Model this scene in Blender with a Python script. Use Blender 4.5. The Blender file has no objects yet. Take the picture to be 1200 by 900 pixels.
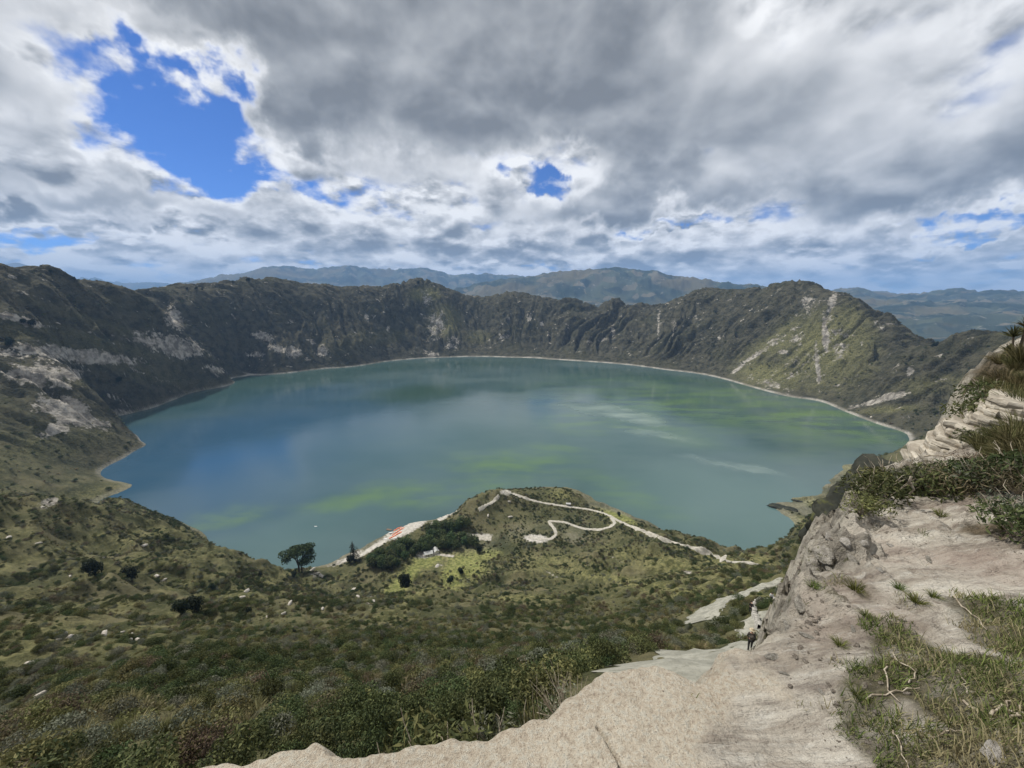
import bpy, math, random
import numpy as np
from mathutils import Vector

R = math.radians
sc = bpy.context.scene
COL = sc.collection
rng = np.random.default_rng(11)
random.seed(11)

# ------------------------------------------------------------------ camera
EYE = 280.0                      # eye above the lake, metres
F = 452.0                        # focal length in pixels of a 1200 px wide frame
PITCH = math.atan(100 / F)
cam_d = bpy.data.cameras.new('camera')
cam = bpy.data.objects.new('camera', cam_d)
COL.objects.link(cam)
cam.location = (0, 0, EYE)
cam.rotation_euler = (math.pi / 2 - PITCH, 0, 0)
cam_d.sensor_width = 36
cam_d.lens = 36 * F / 1200
cam_d.clip_start = 0.05
cam_d.clip_end = 200000
sc.camera = cam
sc.render.resolution_x, sc.render.resolution_y = 1024, 768
sc.view_settings.view_transform = 'Standard'
sc.view_settings.look = 'None'
sc.view_settings.exposure = 0.46
sc.view_settings.gamma = 1.0
sc.render.engine = 'CYCLES'
sc.cycles.use_denoising = True
sc.cycles.use_adaptive_sampling = True
sc.cycles.adaptive_threshold = 0.01
sc.cycles.max_bounces = 6
sc.cycles.diffuse_bounces = 2
sc.cycles.glossy_bounces = 2
sc.cycles.transmission_bounces = 2
sc.cycles.transparent_max_bounces = 8
sc.cycles.volume_bounces = 0

SUN_EL, SUN_AZ = R(54), R(-62)     # azimuth from +Y towards +X


# ------------------------------------------------------------------ node helper
class NT:
    def __init__(s, tree):
        s.t = tree
        s.n = tree.nodes
        s.l = tree.links

    def set(s, sock, v):
        if isinstance(v, bpy.types.NodeSocket):
            s.l.new(v, sock)
        elif v is not None:
            if sock.type == 'RGBA' and not hasattr(v, '__len__'):
                v = (v, v, v, 1)
            if sock.type == 'RGBA' and len(v) == 3:
                v = (*v, 1)
            if sock.type == 'VECTOR' and not hasattr(v, '__len__'):
                v = (v, v, v)
            sock.default_value = v

    def m(s, op, a, b=None, c=None, clamp=False):
        n = s.n.new('ShaderNodeMath')
        n.operation = op
        n.use_clamp = clamp
        for i, v in enumerate((a, b, c)):
            if v is not None:
                s.set(n.inputs[i], v)
        return n.outputs[0]

    def vm(s, op, a, b=None, scale=None):
        n = s.n.new('ShaderNodeVectorMath')
        n.operation = op
        s.set(n.inputs[0], a)
        if b is not None:
            s.set(n.inputs[1], b)
        if scale is not None:
            s.set(n.inputs['Scale'], scale)
        return n.outputs['Value'] if op in ('LENGTH', 'DOT_PRODUCT', 'DISTANCE') else n.outputs[0]

    def xyz(s, v):
        n = s.n.new('ShaderNodeSeparateXYZ')
        s.set(n.inputs[0], v)
        return n.outputs

    def comb(s, x, y, z):
        n = s.n.new('ShaderNodeCombineXYZ')
        for i, v in enumerate((x, y, z)):
            s.set(n.inputs[i], v)
        return n.outputs[0]

    def ss(s, x, lo, hi, a=0.0, b=1.0):
        n = s.n.new('ShaderNodeMapRange')
        n.interpolation_type = 'SMOOTHSTEP'
        for k, v in zip(('Value', 'From Min', 'From Max', 'To Min', 'To Max'), (x, lo, hi, a, b)):
            s.set(n.inputs[k], v)
        return n.outputs[0]

    def noise(s, vec, scale=1.0, detail=4.0, rough=0.5, dist=0.0, out='Fac', lac=2.0):
        n = s.n.new('ShaderNodeTexNoise')
        n.noise_dimensions = '3D'
        s.set(n.inputs['Vector'], vec)
        s.set(n.inputs['Scale'], scale)
        n.inputs['Detail'].default_value = detail
        n.inputs['Roughness'].default_value = rough
        n.inputs['Lacunarity'].default_value = lac
        n.inputs['Distortion'].default_value = dist
        return n.outputs[out]

    def voro(s, vec, scale=1.0, feat='F1', out='Distance', rnd=1.0):
        n = s.n.new('ShaderNodeTexVoronoi')
        n.feature = feat
        s.set(n.inputs['Vector'], vec)
        s.set(n.inputs['Scale'], scale)
        n.inputs['Randomness'].default_value = rnd
        return n.outputs[out]

    def mix(s, f, a, b, mode='MIX'):
        n = s.n.new('ShaderNodeMix')
        n.data_type = 'RGBA'
        n.blend_type = mode
        s.set(n.inputs[0], f)
        s.set(n.inputs[6], a)
        s.set(n.inputs[7], b)
        return n.outputs[2]

    def mixf(s, f, a, b):
        n = s.n.new('ShaderNodeMix')
        n.data_type = 'FLOAT'
        s.set(n.inputs[0], f)
        s.set(n.inputs[2], a)
        s.set(n.inputs[3], b)
        return n.outputs[0]

    def attr(s, name, out='Fac'):
        n = s.n.new('ShaderNodeAttribute')
        n.attribute_name = name
        return n.outputs[out]

    def pos(s):
        return s.n.new('ShaderNodeNewGeometry').outputs['Position']

    def bump(s, h, strength=0.5, dist=0.1, normal=None):
        n = s.n.new('ShaderNodeBump')
        s.set(n.inputs['Height'], h)
        n.inputs['Strength'].default_value = strength
        n.inputs['Distance'].default_value = dist
        if normal is not None:
            s.set(n.inputs['Normal'], normal)
        return n.outputs[0]


def material(name, rough=0.9, spec=0.2):
    m = bpy.data.materials.new(name)
    m.use_nodes = True
    t = NT(m.node_tree)
    b = m.node_tree.nodes['Principled BSDF']
    b.inputs['Roughness'].default_value = rough
    b.inputs['Specular IOR Level'].default_value = spec
    return m, t, b


# ------------------------------------------------------------------ world: blue sky with a broken cloud layer
w = bpy.data.worlds.new('World')
sc.world = w
w.use_nodes = True
T = NT(w.node_tree)
T.n.clear()
skyn = T.n.new('ShaderNodeTexSky')
skyn.sky_type = 'NISHITA'
skyn.sun_disc = False
skyn.sun_elevation = SUN_EL
skyn.sun_rotation = SUN_AZ
skyn.altitude = 3800
skyn.air_density = 1.0
skyn.dust_density = 0.6
skyn.ozone_density = 1.5
tc = T.n.new('ShaderNodeTexCoord').outputs['Generated']
d = T.vm('NORMALIZE', tc)


def plane(dv, lift):
    """Where a view direction meets the cloud deck; lift bends the deck down towards the horizon."""
    x, y, z = T.xyz(dv)
    k = T.m('DIVIDE', 1.0, T.m('ADD', T.m('MAXIMUM', z, 0.0), lift))
    return T.comb(T.m('MULTIPLY', x, k), T.m('MULTIPLY', y, k), T.m('MULTIPLY', z, 2.2))


def cpix(px, py, lift):
    u, v = (px - 600) / F, (450 - py) / F
    x, y, z = u, math.cos(PITCH) + v * math.sin(PITCH), v * math.cos(PITCH) - math.sin(PITCH)
    n = math.sqrt(x * x + y * y + z * z)
    return Vector((x / n, y / n, z / n))


def patches(lst):
    """Broad openings (negative) and banks (positive) of the deck, each round a direction of the sky."""
    tot = None
    for (px, py, rx, ry, a) in lst:
        c = cpix(px, py, 0)
        e = Vector((c.y, -c.x, 0)).normalized()
        u = c.cross(e) * -1
        if u.z < 0:
            u = -u
        o = T.vm('SUBTRACT', dwarp, tuple(c))
        r = T.vm('LENGTH', T.comb(T.m('MULTIPLY', T.vm('DOT_PRODUCT', o, tuple(e)), 1 / R(rx)),
                                  T.m('MULTIPLY', T.vm('DOT_PRODUCT', o, tuple(u)), 1 / R(ry)), 0.0))
        h = T.m('MULTIPLY', T.ss(r, 1.75, 0.1), a)
        tot = h if tot is None else T.m('ADD', tot, h)
    return tot


dxs, dys, dz = T.xyz(d)
dwarp = T.vm('ADD', d, T.vm('SCALE', T.vm('SUBTRACT', T.noise(d, 8.0, 5.0, 0.55, out='Color'), (.5, .5, .5)), scale=0.24))


def deck(dv, lift, ex):
    """cloud deck in perspective: cells shrink and flatten towards the horizon"""
    x, y, z = T.xyz(dv)
    return T.vm('SCALE', dv, scale=T.m('POWER', T.m('ADD', T.m('MAXIMUM', z, 0.0), lift), -ex))


def billow(p, scale, detail):
    n = T.n.new('ShaderNodeTexVoronoi')
    n.feature = 'F1'
    n.normalize = True
    T.set(n.inputs['Vector'], p)
    T.set(n.inputs['Scale'], scale)
    n.inputs['Detail'].default_value = detail
    n.inputs['Roughness'].default_value = 0.5
    return T.m('SUBTRACT', 1.0, n.outputs['Distance'])


def field(dv, lift, off, zk, sb, sf, wts, det, rough):
    p = T.vm('ADD', deck(dv, lift, zk), off)
    w_ = T.vm('SCALE', T.vm('SUBTRACT', T.noise(p, sf * 1.3, 3.0, 0.5, out='Color'), (.5, .5, .5)), scale=0.30 / sf)
    p = T.vm('ADD', p, w_)
    a = T.m('MULTIPLY', T.noise(p, sb, 2.0, 0.5), wts[0])
    a = T.m('ADD', a, T.m('MULTIPLY', T.noise(p, sf, det, rough), wts[1]))
    if wts[2]:
        a = T.m('ADD', a, T.m('MULTIPLY', billow(p, sf * 1.25, 1.0), wts[2]))
    return a


def layer(lift, off, zk, sb, sf, wts, cov, thr, soft, bright, dark, relief, step, gain, det=6.0, rough=0.55):
    n1 = field(d, lift, off, zk, sb, sf, wts, det, rough)
    n2 = field(T.vm('NORMALIZE', T.vm('ADD', d, (-0.5 * step, 0.1 * step, step))), lift, off, zk, sb, sf, wts, max(2.0, det - 3), rough)
    n = n1 if cov is None else T.m('ADD', n1, cov)
    al = T.ss(n, thr, thr + soft)
    thick = T.ss(n, thr + soft * 0.3, thr + soft * 0.3 + gain)
    tone = T.m('SUBTRACT', bright, T.m('MULTIPLY', thick, bright - dark))
    tone = T.m('ADD', tone, T.m('MULTIPLY', T.m('SUBTRACT', n1, n2), relief))
    tone = T.m('MINIMUM', T.m('MAXIMUM', tone, 0.46), 0.97)
    return al, tone


covA = patches([
    (55, 105, 7, 6, .26), (150, 15, 20, 6, .24), (600, 70, 22, 10, .08),     (200, 140, 8, 6.5, -.25), (270, 185, 6, 5, -.10), (55, 46, 8, 4, -.20), (15, 165, 6, 3, -.12), 
    (640, 208, 6, 3.5, -.22), (372, 222, 6, 4, -.16), (40, 262, 16, 2.5, -.3), (790, 263, 10, 2.2, -.2), (1140, 265, 7, 2, -.16),
    (330, 110, 5, 5, .16), (560, 40, 18, 9, .20), (900, 130, 24, 12, .14), (90, 235, 14, 2.5, .2),
    (1040, 240, 16, 4, .16), (520, 190, 8, 6, .10), (700, 235, 12, 3, .2), (300, 232, 8, 2.5, .16), (600, 310, 60, 3, -.12)])
covB = patches([(195, 138, 7, 5.5, -.34), (225, 185, 6, 3.5, -.14), (50, 266, 10, 1.0, -.16), (640, 208, 3.2, 1.3, -.22), (790, 263, 6, .8, -.16), (55, 46, 5, 1.8, -.16),
                (1140, 265, 4, .7, -.16), (372, 222, 3, 1.4, -.08), (10, 170, 5, 2, -.12), (110, 222, 18, 3.5, .16), (45, 105, 7, 5, .26), (160, 15, 14, 4, .16), (600, 290, 60, 3, .08)])
covC = T.m('MULTIPLY', covB, 0.8)
alC, toC = layer(0.22, (2.3, 4.7, 2.4), 0.75, 2.8, 7.5, (.24, .48, .28), covC, 0.42, 0.16, 0.94, 0.66, 3.6, 0.014, 0.17, 7.0, 0.56)
alB, toB = layer(0.24, (1.3, 7.7, 0.4), 0.7, 2.0, 4.8, (.24, .46, .30), covB, 0.500, 0.11, 0.97, 0.60, 3.6, 0.022, 0.17, 8.0, 0.54)
alA, toA = layer(0.28, (5.1, 2.3, 1.2), 0.7, 1.2, 2.9, (.32, .42, .26), covA, 0.555, 0.14, 0.84, 0.53, 2.4, 0.032, 0.22, 7.0, 0.52)
blue = T.mix(1.0, skyn.outputs[0], (0.30, 0.56, 0.98), 'MULTIPLY')


def cloudcol(t):
    l = T.m('POWER', t, 2.0)
    c = T.mix(T.ss(t, 0.35, 0.95), (0.93, 0.98, 1.03), (1.0, 1.0, 1.0))
    return T.vm('SCALE', c, scale=T.m('MULTIPLY', l, 8.2))


skyc = T.mix(alC, blue, cloudcol(toC))
skyc = T.mix(alB, skyc, cloudcol(toB))
skyc = T.mix(alA, skyc, cloudcol(toA))
# distant air along the horizon
skyc = T.mix(T.ss(dz, 0.05, 0.0, 0.0, 0.25), skyc, (5.4, 6.0, 6.6))
skyc = T.mix(T.ss(dz, -0.005, -0.05), skyc, (1.2, 1.3, 1.1))
bg = T.n.new('ShaderNodeBackground')
T.set(bg.inputs[0], skyc)
bg.inputs[1].default_value = 0.1
wo = T.n.new('ShaderNodeOutputWorld')
T.l.new(bg.outputs[0], wo.inputs[0])

sun_d = bpy.data.lights.new('sun', 'SUN')
sun_d.energy = 3.6
sun_d.angle = R(3)
sun_d.color = (1.0, 0.96, 0.9)
sun = bpy.data.objects.new('sun', sun_d)
COL.objects.link(sun)
sv = Vector((math.cos(SUN_EL) * math.sin(SUN_AZ), math.cos(SUN_EL) * math.cos(SUN_AZ), math.sin(SUN_EL)))
sun.rotation_euler = sv.to_track_quat('Z', 'Y').to_euler()
sun.location = (0, 0, 900)


# ------------------------------------------------------------------ numbers: noise, rays, interpolation
def _hash(ix, iy, seed):
    h = ix * np.uint32(374761393) + iy * np.uint32(668265263) + np.uint32((seed * 974634721) & 0xFFFFFFFF)
    h = (h ^ (h >> np.uint32(13))) * np.uint32(1274126177)
    return h ^ (h >> np.uint32(16))


_GA = np.arange(256) * (2 * np.pi / 256)
_GX, _GY = np.cos(_GA).astype(np.float32), np.sin(_GA).astype(np.float32)


np.seterr(over='ignore')


def perlin(x, y, seed=0):
    x = np.asarray(x, float)
    y = np.asarray(y, float)
    fx, fy = np.floor(x), np.floor(y)
    xi = fx.astype(np.int64).astype(np.uint32)
    yi = fy.astype(np.int64).astype(np.uint32)
    xf = (x - fx).astype(np.float32)
    yf = (y - fy).astype(np.float32)
    u = xf * xf * xf * (xf * (xf * 6 - 15) + 10)
    v = yf * yf * yf * (yf * (yf * 6 - 15) + 10)
    one = np.uint32(1)

    def g(ix, iy, fx, fy):
        a = _hash(ix, iy, seed) & np.uint32(255)
        return _GX[a] * fx + _GY[a] * fy
    n00 = g(xi, yi, xf, yf)
    n10 = g(xi + one, yi, xf - 1, yf)
    n01 = g(xi, yi + one, xf, yf - 1)
    n11 = g(xi + one, yi + one, xf - 1, yf - 1)
    a = n00 + u * (n10 - n00)
    b = n01 + u * (n11 - n01)
    return (a + v * (b - a)) * np.float32(1.5)


def fbm(x, y, octaves=4, seed=0, gain=0.5, ridged=False):
    s = 0
    a = 1.0
    for i in range(octaves):
        n = perlin(x, y, seed + i * 17)
        if ridged:
            n = 1 - 2 * np.abs(n)
        s = s + a * n
        a *= gain
        x = x * 2.03 + 13.7
        y = y * 2.03 - 7.1
    return s


def sstep(x, lo, hi):
    t = np.clip((x - lo) / (hi - lo), 0, 1)
    return t * t * (3 - 2 * t)


CP, SP = math.cos(PITCH), math.sin(PITCH)


def pray(px, py):
    """bearing (0 = +Y, towards +X) and rise per metre of horizontal distance of a line of sight"""
    u = (np.asarray(px, float) - 600) / F
    v = (450 - np.asarray(py, float)) / F
    fy = CP + v * SP
    fz = v * CP - SP
    return np.arctan2(u, fy), fz / np.hypot(u, fy)


class TPS:
    """thin plate spline through scattered heights, in bearing and log distance"""

    def __init__(s, pts, lam=0.0):
        P = np.array(pts, float)
        s.c = P[:, :2]
        n = len(P)
        K = s.k(s.c, s.c) + lam * np.eye(n)
        A = np.zeros((n + 3, n + 3))
        A[:n, :n] = K
        A[:n, n:] = np.c_[np.ones(n), s.c]
        A[n:, :n] = A[:n, n:].T
        s.w = np.linalg.solve(A, np.r_[P[:, 2], 0, 0, 0])

    @staticmethod
    def k(a, b):
        d2 = (a[:, None, 0] - b[None, :, 0]) ** 2 + (a[:, None, 1] - b[None, :, 1]) ** 2
        return 0.5 * d2 * np.log(d2 + 1e-12)

    def __call__(s, th, ld):
        sh = np.shape(th)
        p = np.c_[np.ravel(th), np.ravel(ld)]
        out = np.empty(len(p))
        n = len(s.c)
        for i in range(0, len(p), 40000):
            q = p[i:i + 40000]
            out[i:i + 40000] = s.k(q, s.c) @ s.w[:n] + s.w[n] + q @ s.w[n + 1:]
        return out.reshape(sh)


# ------------------------------------------------------------------ the crater: surveyed points
SHORE = [(118, 556), (128, 545), (160, 527), (165, 517), (150, 505), (128, 490), (160, 483), (235, 458), (270, 441), (300, 440), (560, 418), (600, 419), (690, 424), (785, 434), (865, 449), (930, 466), (985, 480), (1035, 499), (1064, 512), (1062, 520), (1020, 537), (990, 552), (915, 650),(330, 668), (308, 672), (285, 665), (235, 627), (180, 605), (130, 600), (150, 573), (118, 552), (145, 537), (172, 522), (125, 495), (200, 470),
         (270, 445), (280, 438), (330, 438), (380, 432), (450, 424), (545, 418), (640, 421), (740, 428), (830, 440), (900, 459),
         (960, 470), (1010, 490), (1062, 508), (1050, 530), (985, 545), (982, 560), (968, 582), (935, 588), (909, 592), (930, 599), (945, 606), (935, 628),
         (895, 649), (420, 645), (400, 655), (370, 664), (455, 629), (480, 613), (540, 599)]
SKY = [(-260, 330, 1250), (-120, 318, 1350), (0, 318, 1450), (35, 319, 1480), (65, 318, 1500), (90, 330, 1560), (125, 343, 1650), (160, 345, 1850), (190, 342, 1950), (225, 340, 2000), (250, 338, 2000), (270, 331, 2020),
       (290, 327, 2050), (310, 327, 2060), (340, 333, 2080), (380, 336, 2110), (430, 338, 2150), (470, 335, 2200), (492, 332, 2220), (515, 336, 2250),
       (550, 347, 2280), (575, 350, 2300), (600, 345, 2280), (640, 350, 2260), (680, 357, 2240), (700, 362, 2220), (725, 358, 2200), (755, 362, 2160),
       (790, 353, 2120), (830, 344, 2060), (880, 339, 1960), (930, 333, 1860), (950, 338, 1820), (972, 341, 1780), (990, 346, 1740), (1030, 370, 1640),
       (1085, 405, 1500), (1120, 407, 1420), (1165, 405, 1330), (1210, 398, 1230), (1300, 372, 1050), (1450, 350, 900)]
# pixel, horizontal distance: the slopes below the camera, the promontory, the walls
GEN = [(900, 700, 9), (0, 0, 0)]
PTS = []


def addp(px, py, D):
    th, s = pray(px, py)
    if px < 1020 and py > 560 and s * D < 4.5 - EYE:
        D = (4.5 - EYE) / s                        # keep this ground above the water
    PTS.append((float(th), math.log(D), s * D))


def addw(th_deg, D, z):
    PTS.append((R(th_deg), math.log(D), z))


def addz(px, py, z):
    th, s = pray(px, py)
    PTS.append((float(th), math.log(z / s), z))
    return z / s


for px, py in SHORE:
    addz(px, py, -EYE)
for px, py, D in SKY:
    addp(px, py, D)
    th, s = pray(px, py)
    addw(math.degrees(th), D + 170, s * D - 55)
    addw(math.degrees(th), D + 700, s * D - 170)
    addw(math.degrees(th), D + 1700, s * D - 260)
# the lake floor
for px, py in [(600, 450), (300, 480), (450, 480), (750, 480), (900, 500), (200, 520), (400, 560), (700, 540), (850, 560), (168, 588), (300, 600), (220, 570), (980, 515), (560, 560), (420, 600), (800, 590), (350, 630), (880, 600)]:
    th, s = pray(px, py)
    addw(math.degrees(th), -EYE / s, -EYE - 45)
for px, py, D in [
    # under the ledge and the slope straight below
    (30, 890, 16), (150, 890, 14), (280, 890, 12), (420, 880, 10.5), (560, 850, 10), (650, 820, 10), (740, 780, 13),
    (60, 850, 24), (200, 850, 20), (350, 850, 16), (500, 830, 16), (600, 810, 16), (690, 790, 16),
    (100, 800, 45), (250, 800, 38), (400, 800, 30), (520, 790, 27), (640, 770, 30), (720, 760, 26),
    (-100, 740, 130), (100, 740, 150), (250, 740, 130), (400, 740, 90), (540, 740, 72), (660, 740, 72), (740, 735, 66),
    (0, 700, 240), (100, 690, 262), (215, 715, 190), (270, 720, 170), (345, 722, 190), (430, 715, 175), (520, 705, 170), (620, 700, 180), (720, 700, 190), (780, 705, 130),
    (-100, 650, 370), (20, 650, 370), (120, 650, 390), (220, 665, 345), (278, 690, 300), (300, 700, 290), (320, 695, 330), (345, 695, 345),
    (-150, 600, 440), (0, 591, 480), (60, 595, 480), (125, 604, 480), (180, 615, 455), (230, 637, 410), (262, 660, 375), (285, 683, 340),
    (352, 668, 405), (390, 672, 385), (410, 690, 330), (395, 705, 260), (460, 690, 300), (520, 680, 320), (620, 675, 310), (720, 670, 300), (820, 672, 310),
    # foot of the promontory, its crest and knoll
    (440, 655, 385), (500, 640, 408), (560, 630, 425), (470, 665, 365), (520, 655, 380), (600, 640, 415), (680, 640, 405), (760, 650, 370), (640, 625, 440), (700, 622, 432),
    (545, 592, 470), (565, 582, 482), (592, 577, 486), (615, 582, 486), (640, 588, 482), (660, 579, 500), (676, 590, 490), (720, 604, 470), (740, 613, 452), (800, 632, 425),
    (840, 647, 400), (870, 655, 395), (900, 657, 400), (592, 600, 455), (650, 605, 458),
    # right hand side below the ledge
    (830, 690, 140), (870, 675, 220), (910, 665, 240), (850, 705, 88), (905, 700, 75), (870, 722, 58), (890, 735, 52), (820, 768, 28), (870, 758, 33), (880, 765, 24), (900, 720, 56),
    (950, 615, 480), (955, 640, 330), (930, 645, 390), (1000, 600, 420), (1040, 540, 790), (1062, 500, 1170), 
    
    # left wall
    (0, 590 - 8, 720), (60, 585, 760), (100, 588, 800), (0, 550, 820), (60, 540, 900), (0, 500, 960), (80, 500, 990), (0, 450, 1100), (100, 450, 1150), (0, 400, 1250), (60, 400, 1270), (170, 440, 1400),
    (100, 365, 1440), (150, 365, 1500), (190, 395, 1500), (225, 418, 1540), (250, 432, 1560), (120, 400, 1370), (200, 430, 1500), (175, 365, 1720), (215, 375, 1760), (245, 390, 1760), (265, 405, 1770), (150, 350, 1660), (272, 425, 1740),
    (280, 385, 1830), (340, 385, 1880), (330, 410, 1780), (400, 385, 1940), (400, 410, 1800), (490, 380, 2080), (510, 400, 1990), (560, 385, 2120), (640, 390, 2060), (640, 410, 1950), (740, 395, 1960),
    (740, 415, 1810), (830, 390, 1830), (830, 420, 1700), (900, 390, 1700), (900, 430, 1540), (950, 400, 1600), (960, 435, 1470), (985, 390, 1560), (1020, 420, 1470), (1020, 460, 1330), (1085, 440, 1340), (1085, 480, 1200), (1150, 440, 1250),
    (1150, 490, 1120),
]:
    addp(px, py, D)
# low spits and the green spur by the right shore
for px, py, dz_ in [(913, 593, 2.5), (925, 596, 3.5), (938, 600, 4), (950, 606, 6), (950, 592, 4), (962, 588, 5), (960, 615, 10), (950, 632, 9), (1000, 549, 4), (1030, 541, 5), (990, 562, 6), (1010, 570, 14), (985, 592, 9), (1040, 560, 22)]:
    addz(px, py, dz_ - EYE)
# ground out of the frame, round the standpoint and behind it
for a, D, z in [(62, 20, -12), (62, 80, -40), (62, 250, -70), (62, 600, -120), (85, 20, -4), (85, 100, -12), (85, 500, -40), (85, 1200, -60), (120, 20, -4), (120, 200, -25), (120, 1500, -120),
                (160, 20, -5), (160, 300, -50), (160, 2000, -200), (-85, 15, -8), (-80, 60, -45), (-80, 200, -110), (-80, 500, -150), (-85, 1000, -60), (-85, 2000, -100), (-115, 20, -5), (-115, 200, -20), (-115, 1500, -120),
                (-160, 20, -5), (-160, 300, -50), (-160, 2000, -200), (0, 5, -14), (-40, 5, -14), (40, 5, -12), (75, 5, -8), (-75, 5, -10), (120, 5, -5), (-120, 5, -5), (180, 5, -5), (-180, 5, -5)]:
    addw(a, D, z)
_tps = TPS(PTS, 1e-4)
_gt = np.r_[np.radians(np.arange(-180, -64, 3.0)), np.linspace(R(-63), R(63), 420), np.radians(np.arange(66, 181, 3.0))]
_gl = np.linspace(math.log(4), math.log(4300), 520)
_gz = _tps(*np.meshgrid(_gt, _gl, indexing='ij'))


def BASE(th, ld):
    """the smooth lie of the land, read off a fine table of the spline"""
    i = np.clip(np.searchsorted(_gt, th) - 1, 0, len(_gt) - 2)
    a = np.clip((th - _gt[i]) / (_gt[i + 1] - _gt[i]), 0, 1)
    v = np.clip((ld - _gl[0]) / (_gl[1] - _gl[0]), 0, len(_gl) - 1.001)
    j = v.astype(np.int64)
    b = v - j
    return (_gz[i, j] * (1 - b) + _gz[i, j + 1] * b) * (1 - a) + (_gz[i + 1, j] * (1 - b) + _gz[i + 1, j + 1] * b) * a



# ridges of the country beyond the crater: distance, width in log distance, skyline
RIDGES = [
    (26000, .16, [(-200, 318), (0, 314), (20, 311), (45, 316), (80, 327), (130, 331), (200, 334), (260, 327), (300, 322), (420, 320), (600, 345), (1300, 352)]),
    (14500, .17, [(-200, 352), (120, 350), (180, 342), (230, 331), (270, 323), (320, 313), (370, 317), (410, 312), (440, 317), (470, 316), (500, 315), (530, 323), (570, 322), (620, 325), (680, 338), (1300, 352)]),
    (8200, .20, [(-200, 362), (480, 356), (540, 338), (580, 329), (620, 325), (650, 320), (700, 316), (720, 314), (745, 317), (765, 318), (785, 324), (820, 328), (860, 333), (900, 337), (950, 344), (1000, 352), (1300, 362)]),
    (10500, .13, [(-200, 360), (900, 352), (960, 346), (985, 341), (1005, 339), (1020, 344), (1040, 348), (1070, 347), (1100, 346), (1118, 341), (1126, 341), (1150, 345), (1172, 341), (1200, 346), (1300, 343), (1500, 350)]),
    (6000, .12, [(-200, 390), (500, 370), (640, 353), (700, 356), (780, 362), (880, 380), (1000, 366), (1060, 372), (1200, 368), (1400, 370)]),
]


def far_z(th, D):
    x, y = D * np.sin(th), D * np.cos(th)
    z = -360 + 300 * sstep(D, 4800, 11500) + 25 * fbm(x / 900, y / 900, 4, 71)
    for Dk, wd, line in RIDGES:
        a, s = pray([p[0] for p in line], [p[1] for p in line])
        H = np.interp(th, a, s) * Dk
        H = H + Dk * 0.0022 * fbm(th * 30, th * 0 + Dk, 5, 5)
        b = np.log(D / Dk) / wd
        lump = fbm(x / (Dk * .07), y / (Dk * .07), 5, int(Dk) % 97, 0.55, True)
        env = np.exp(-b * b)
        z = np.maximum(z, (H - z) * env + z + Dk * .0085 * (lump - .55) * np.exp(-(b * b) * .7) * np.clip(np.abs(b) * 2.5, .15, 1))
    return z


LAKE_C = (-60.0, 1120.0)


def blend_far(D):
    return sstep(np.log(D), math.log(2900), math.log(3900))


def height(th, D, detail=True):
    """ground height above the lake"""
    th = np.asarray(th, float)
    D = np.asarray(D, float)
    z = BASE(th, np.log(np.minimum(D, 4200)))
    if detail:
        z = z + relief(th, D, z)
    f = blend_far(D)
    if np.any(f > 0):
        z = np.where(f > 0, z * (1 - f) + far_z(th, D) * f, z)
    return z + EYE


def relief(th, D, z):
    x, y = D * np.sin(th), D * np.cos(th)
    za = z + EYE
    shore = sstep(np.abs(za), 1.0, 26.0)
    # gullies running down the crater wall
    cx, cy = x - LAKE_C[0], y - LAKE_C[1]
    ph = np.arctan2(cx, cy)
    wallm = sstep(D, 700, 1150) * sstep(za, 4, 70)
    warp = 0.11 * fbm(x / 300, y / 300, 4, 41)
    g = fbm((ph + warp) * 11, za / 700, 5, 3, 0.52, True)
    crest = 1 - 0.55 * sstep(za, 220, 330)
    amp = .35 + 1.1 * sstep(fbm(ph * 3.2, za * 0 + 2.0, 2, 29), -.5, .6)
    out = wallm * crest * amp * 30 * (g - 0.45)
    out += wallm * crest * 10 * fbm(x / 210, y / 210, 3, 31)
    out += wallm * crest * 7 * (fbm((ph + warp * .6) * 52, za / 160, 3, 13, 0.5, True) - .4)
    out += wallm * 5 * fbm(x / 50, y / 50, 4, 9, .5)
    # terraces / rock steps across the wall
    t = za / 34 + 1.6 * fbm(x / 240, y / 240, 3, 77)
    out += wallm * 3.5 * (sstep(t - np.floor(t), .3, .6) - (t - np.floor(t)))
    # hummocks, banks and gullies of the slope below the camera
    mid = sstep(D, 40, 160) * (1 - sstep(D, 650, 1000))
    hum = fbm(x / 55, y / 55, 5, 21, .5)
    rid = fbm(x / 85 + .3 * y / 85, y / 60, 4, 33, .5, True)
    out += mid * (5.5 * hum + 9.0 * (rid - .4) + 8.0 * fbm(x / 120 + 3.3, y / 120, 3, 37)) * sstep(D, 60, 330)
    tt = za / 13 + 2.2 * fbm(x / 130, y / 130, 3, 57)
    out += mid * 3.4 * (sstep(tt - np.floor(tt), .25, .55) - (tt - np.floor(tt)))
    near = (1 - sstep(D, 120, 260)) * sstep(D, 6, 18)
    out += near * (1.1 * fbm(x / 9, y / 9, 4, 61) * sstep(D, 8, 60) + .35 * fbm(x / 2.4, y / 2.4, 3, 62))
    return out * np.where(za < 0, .2, shore)


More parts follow.
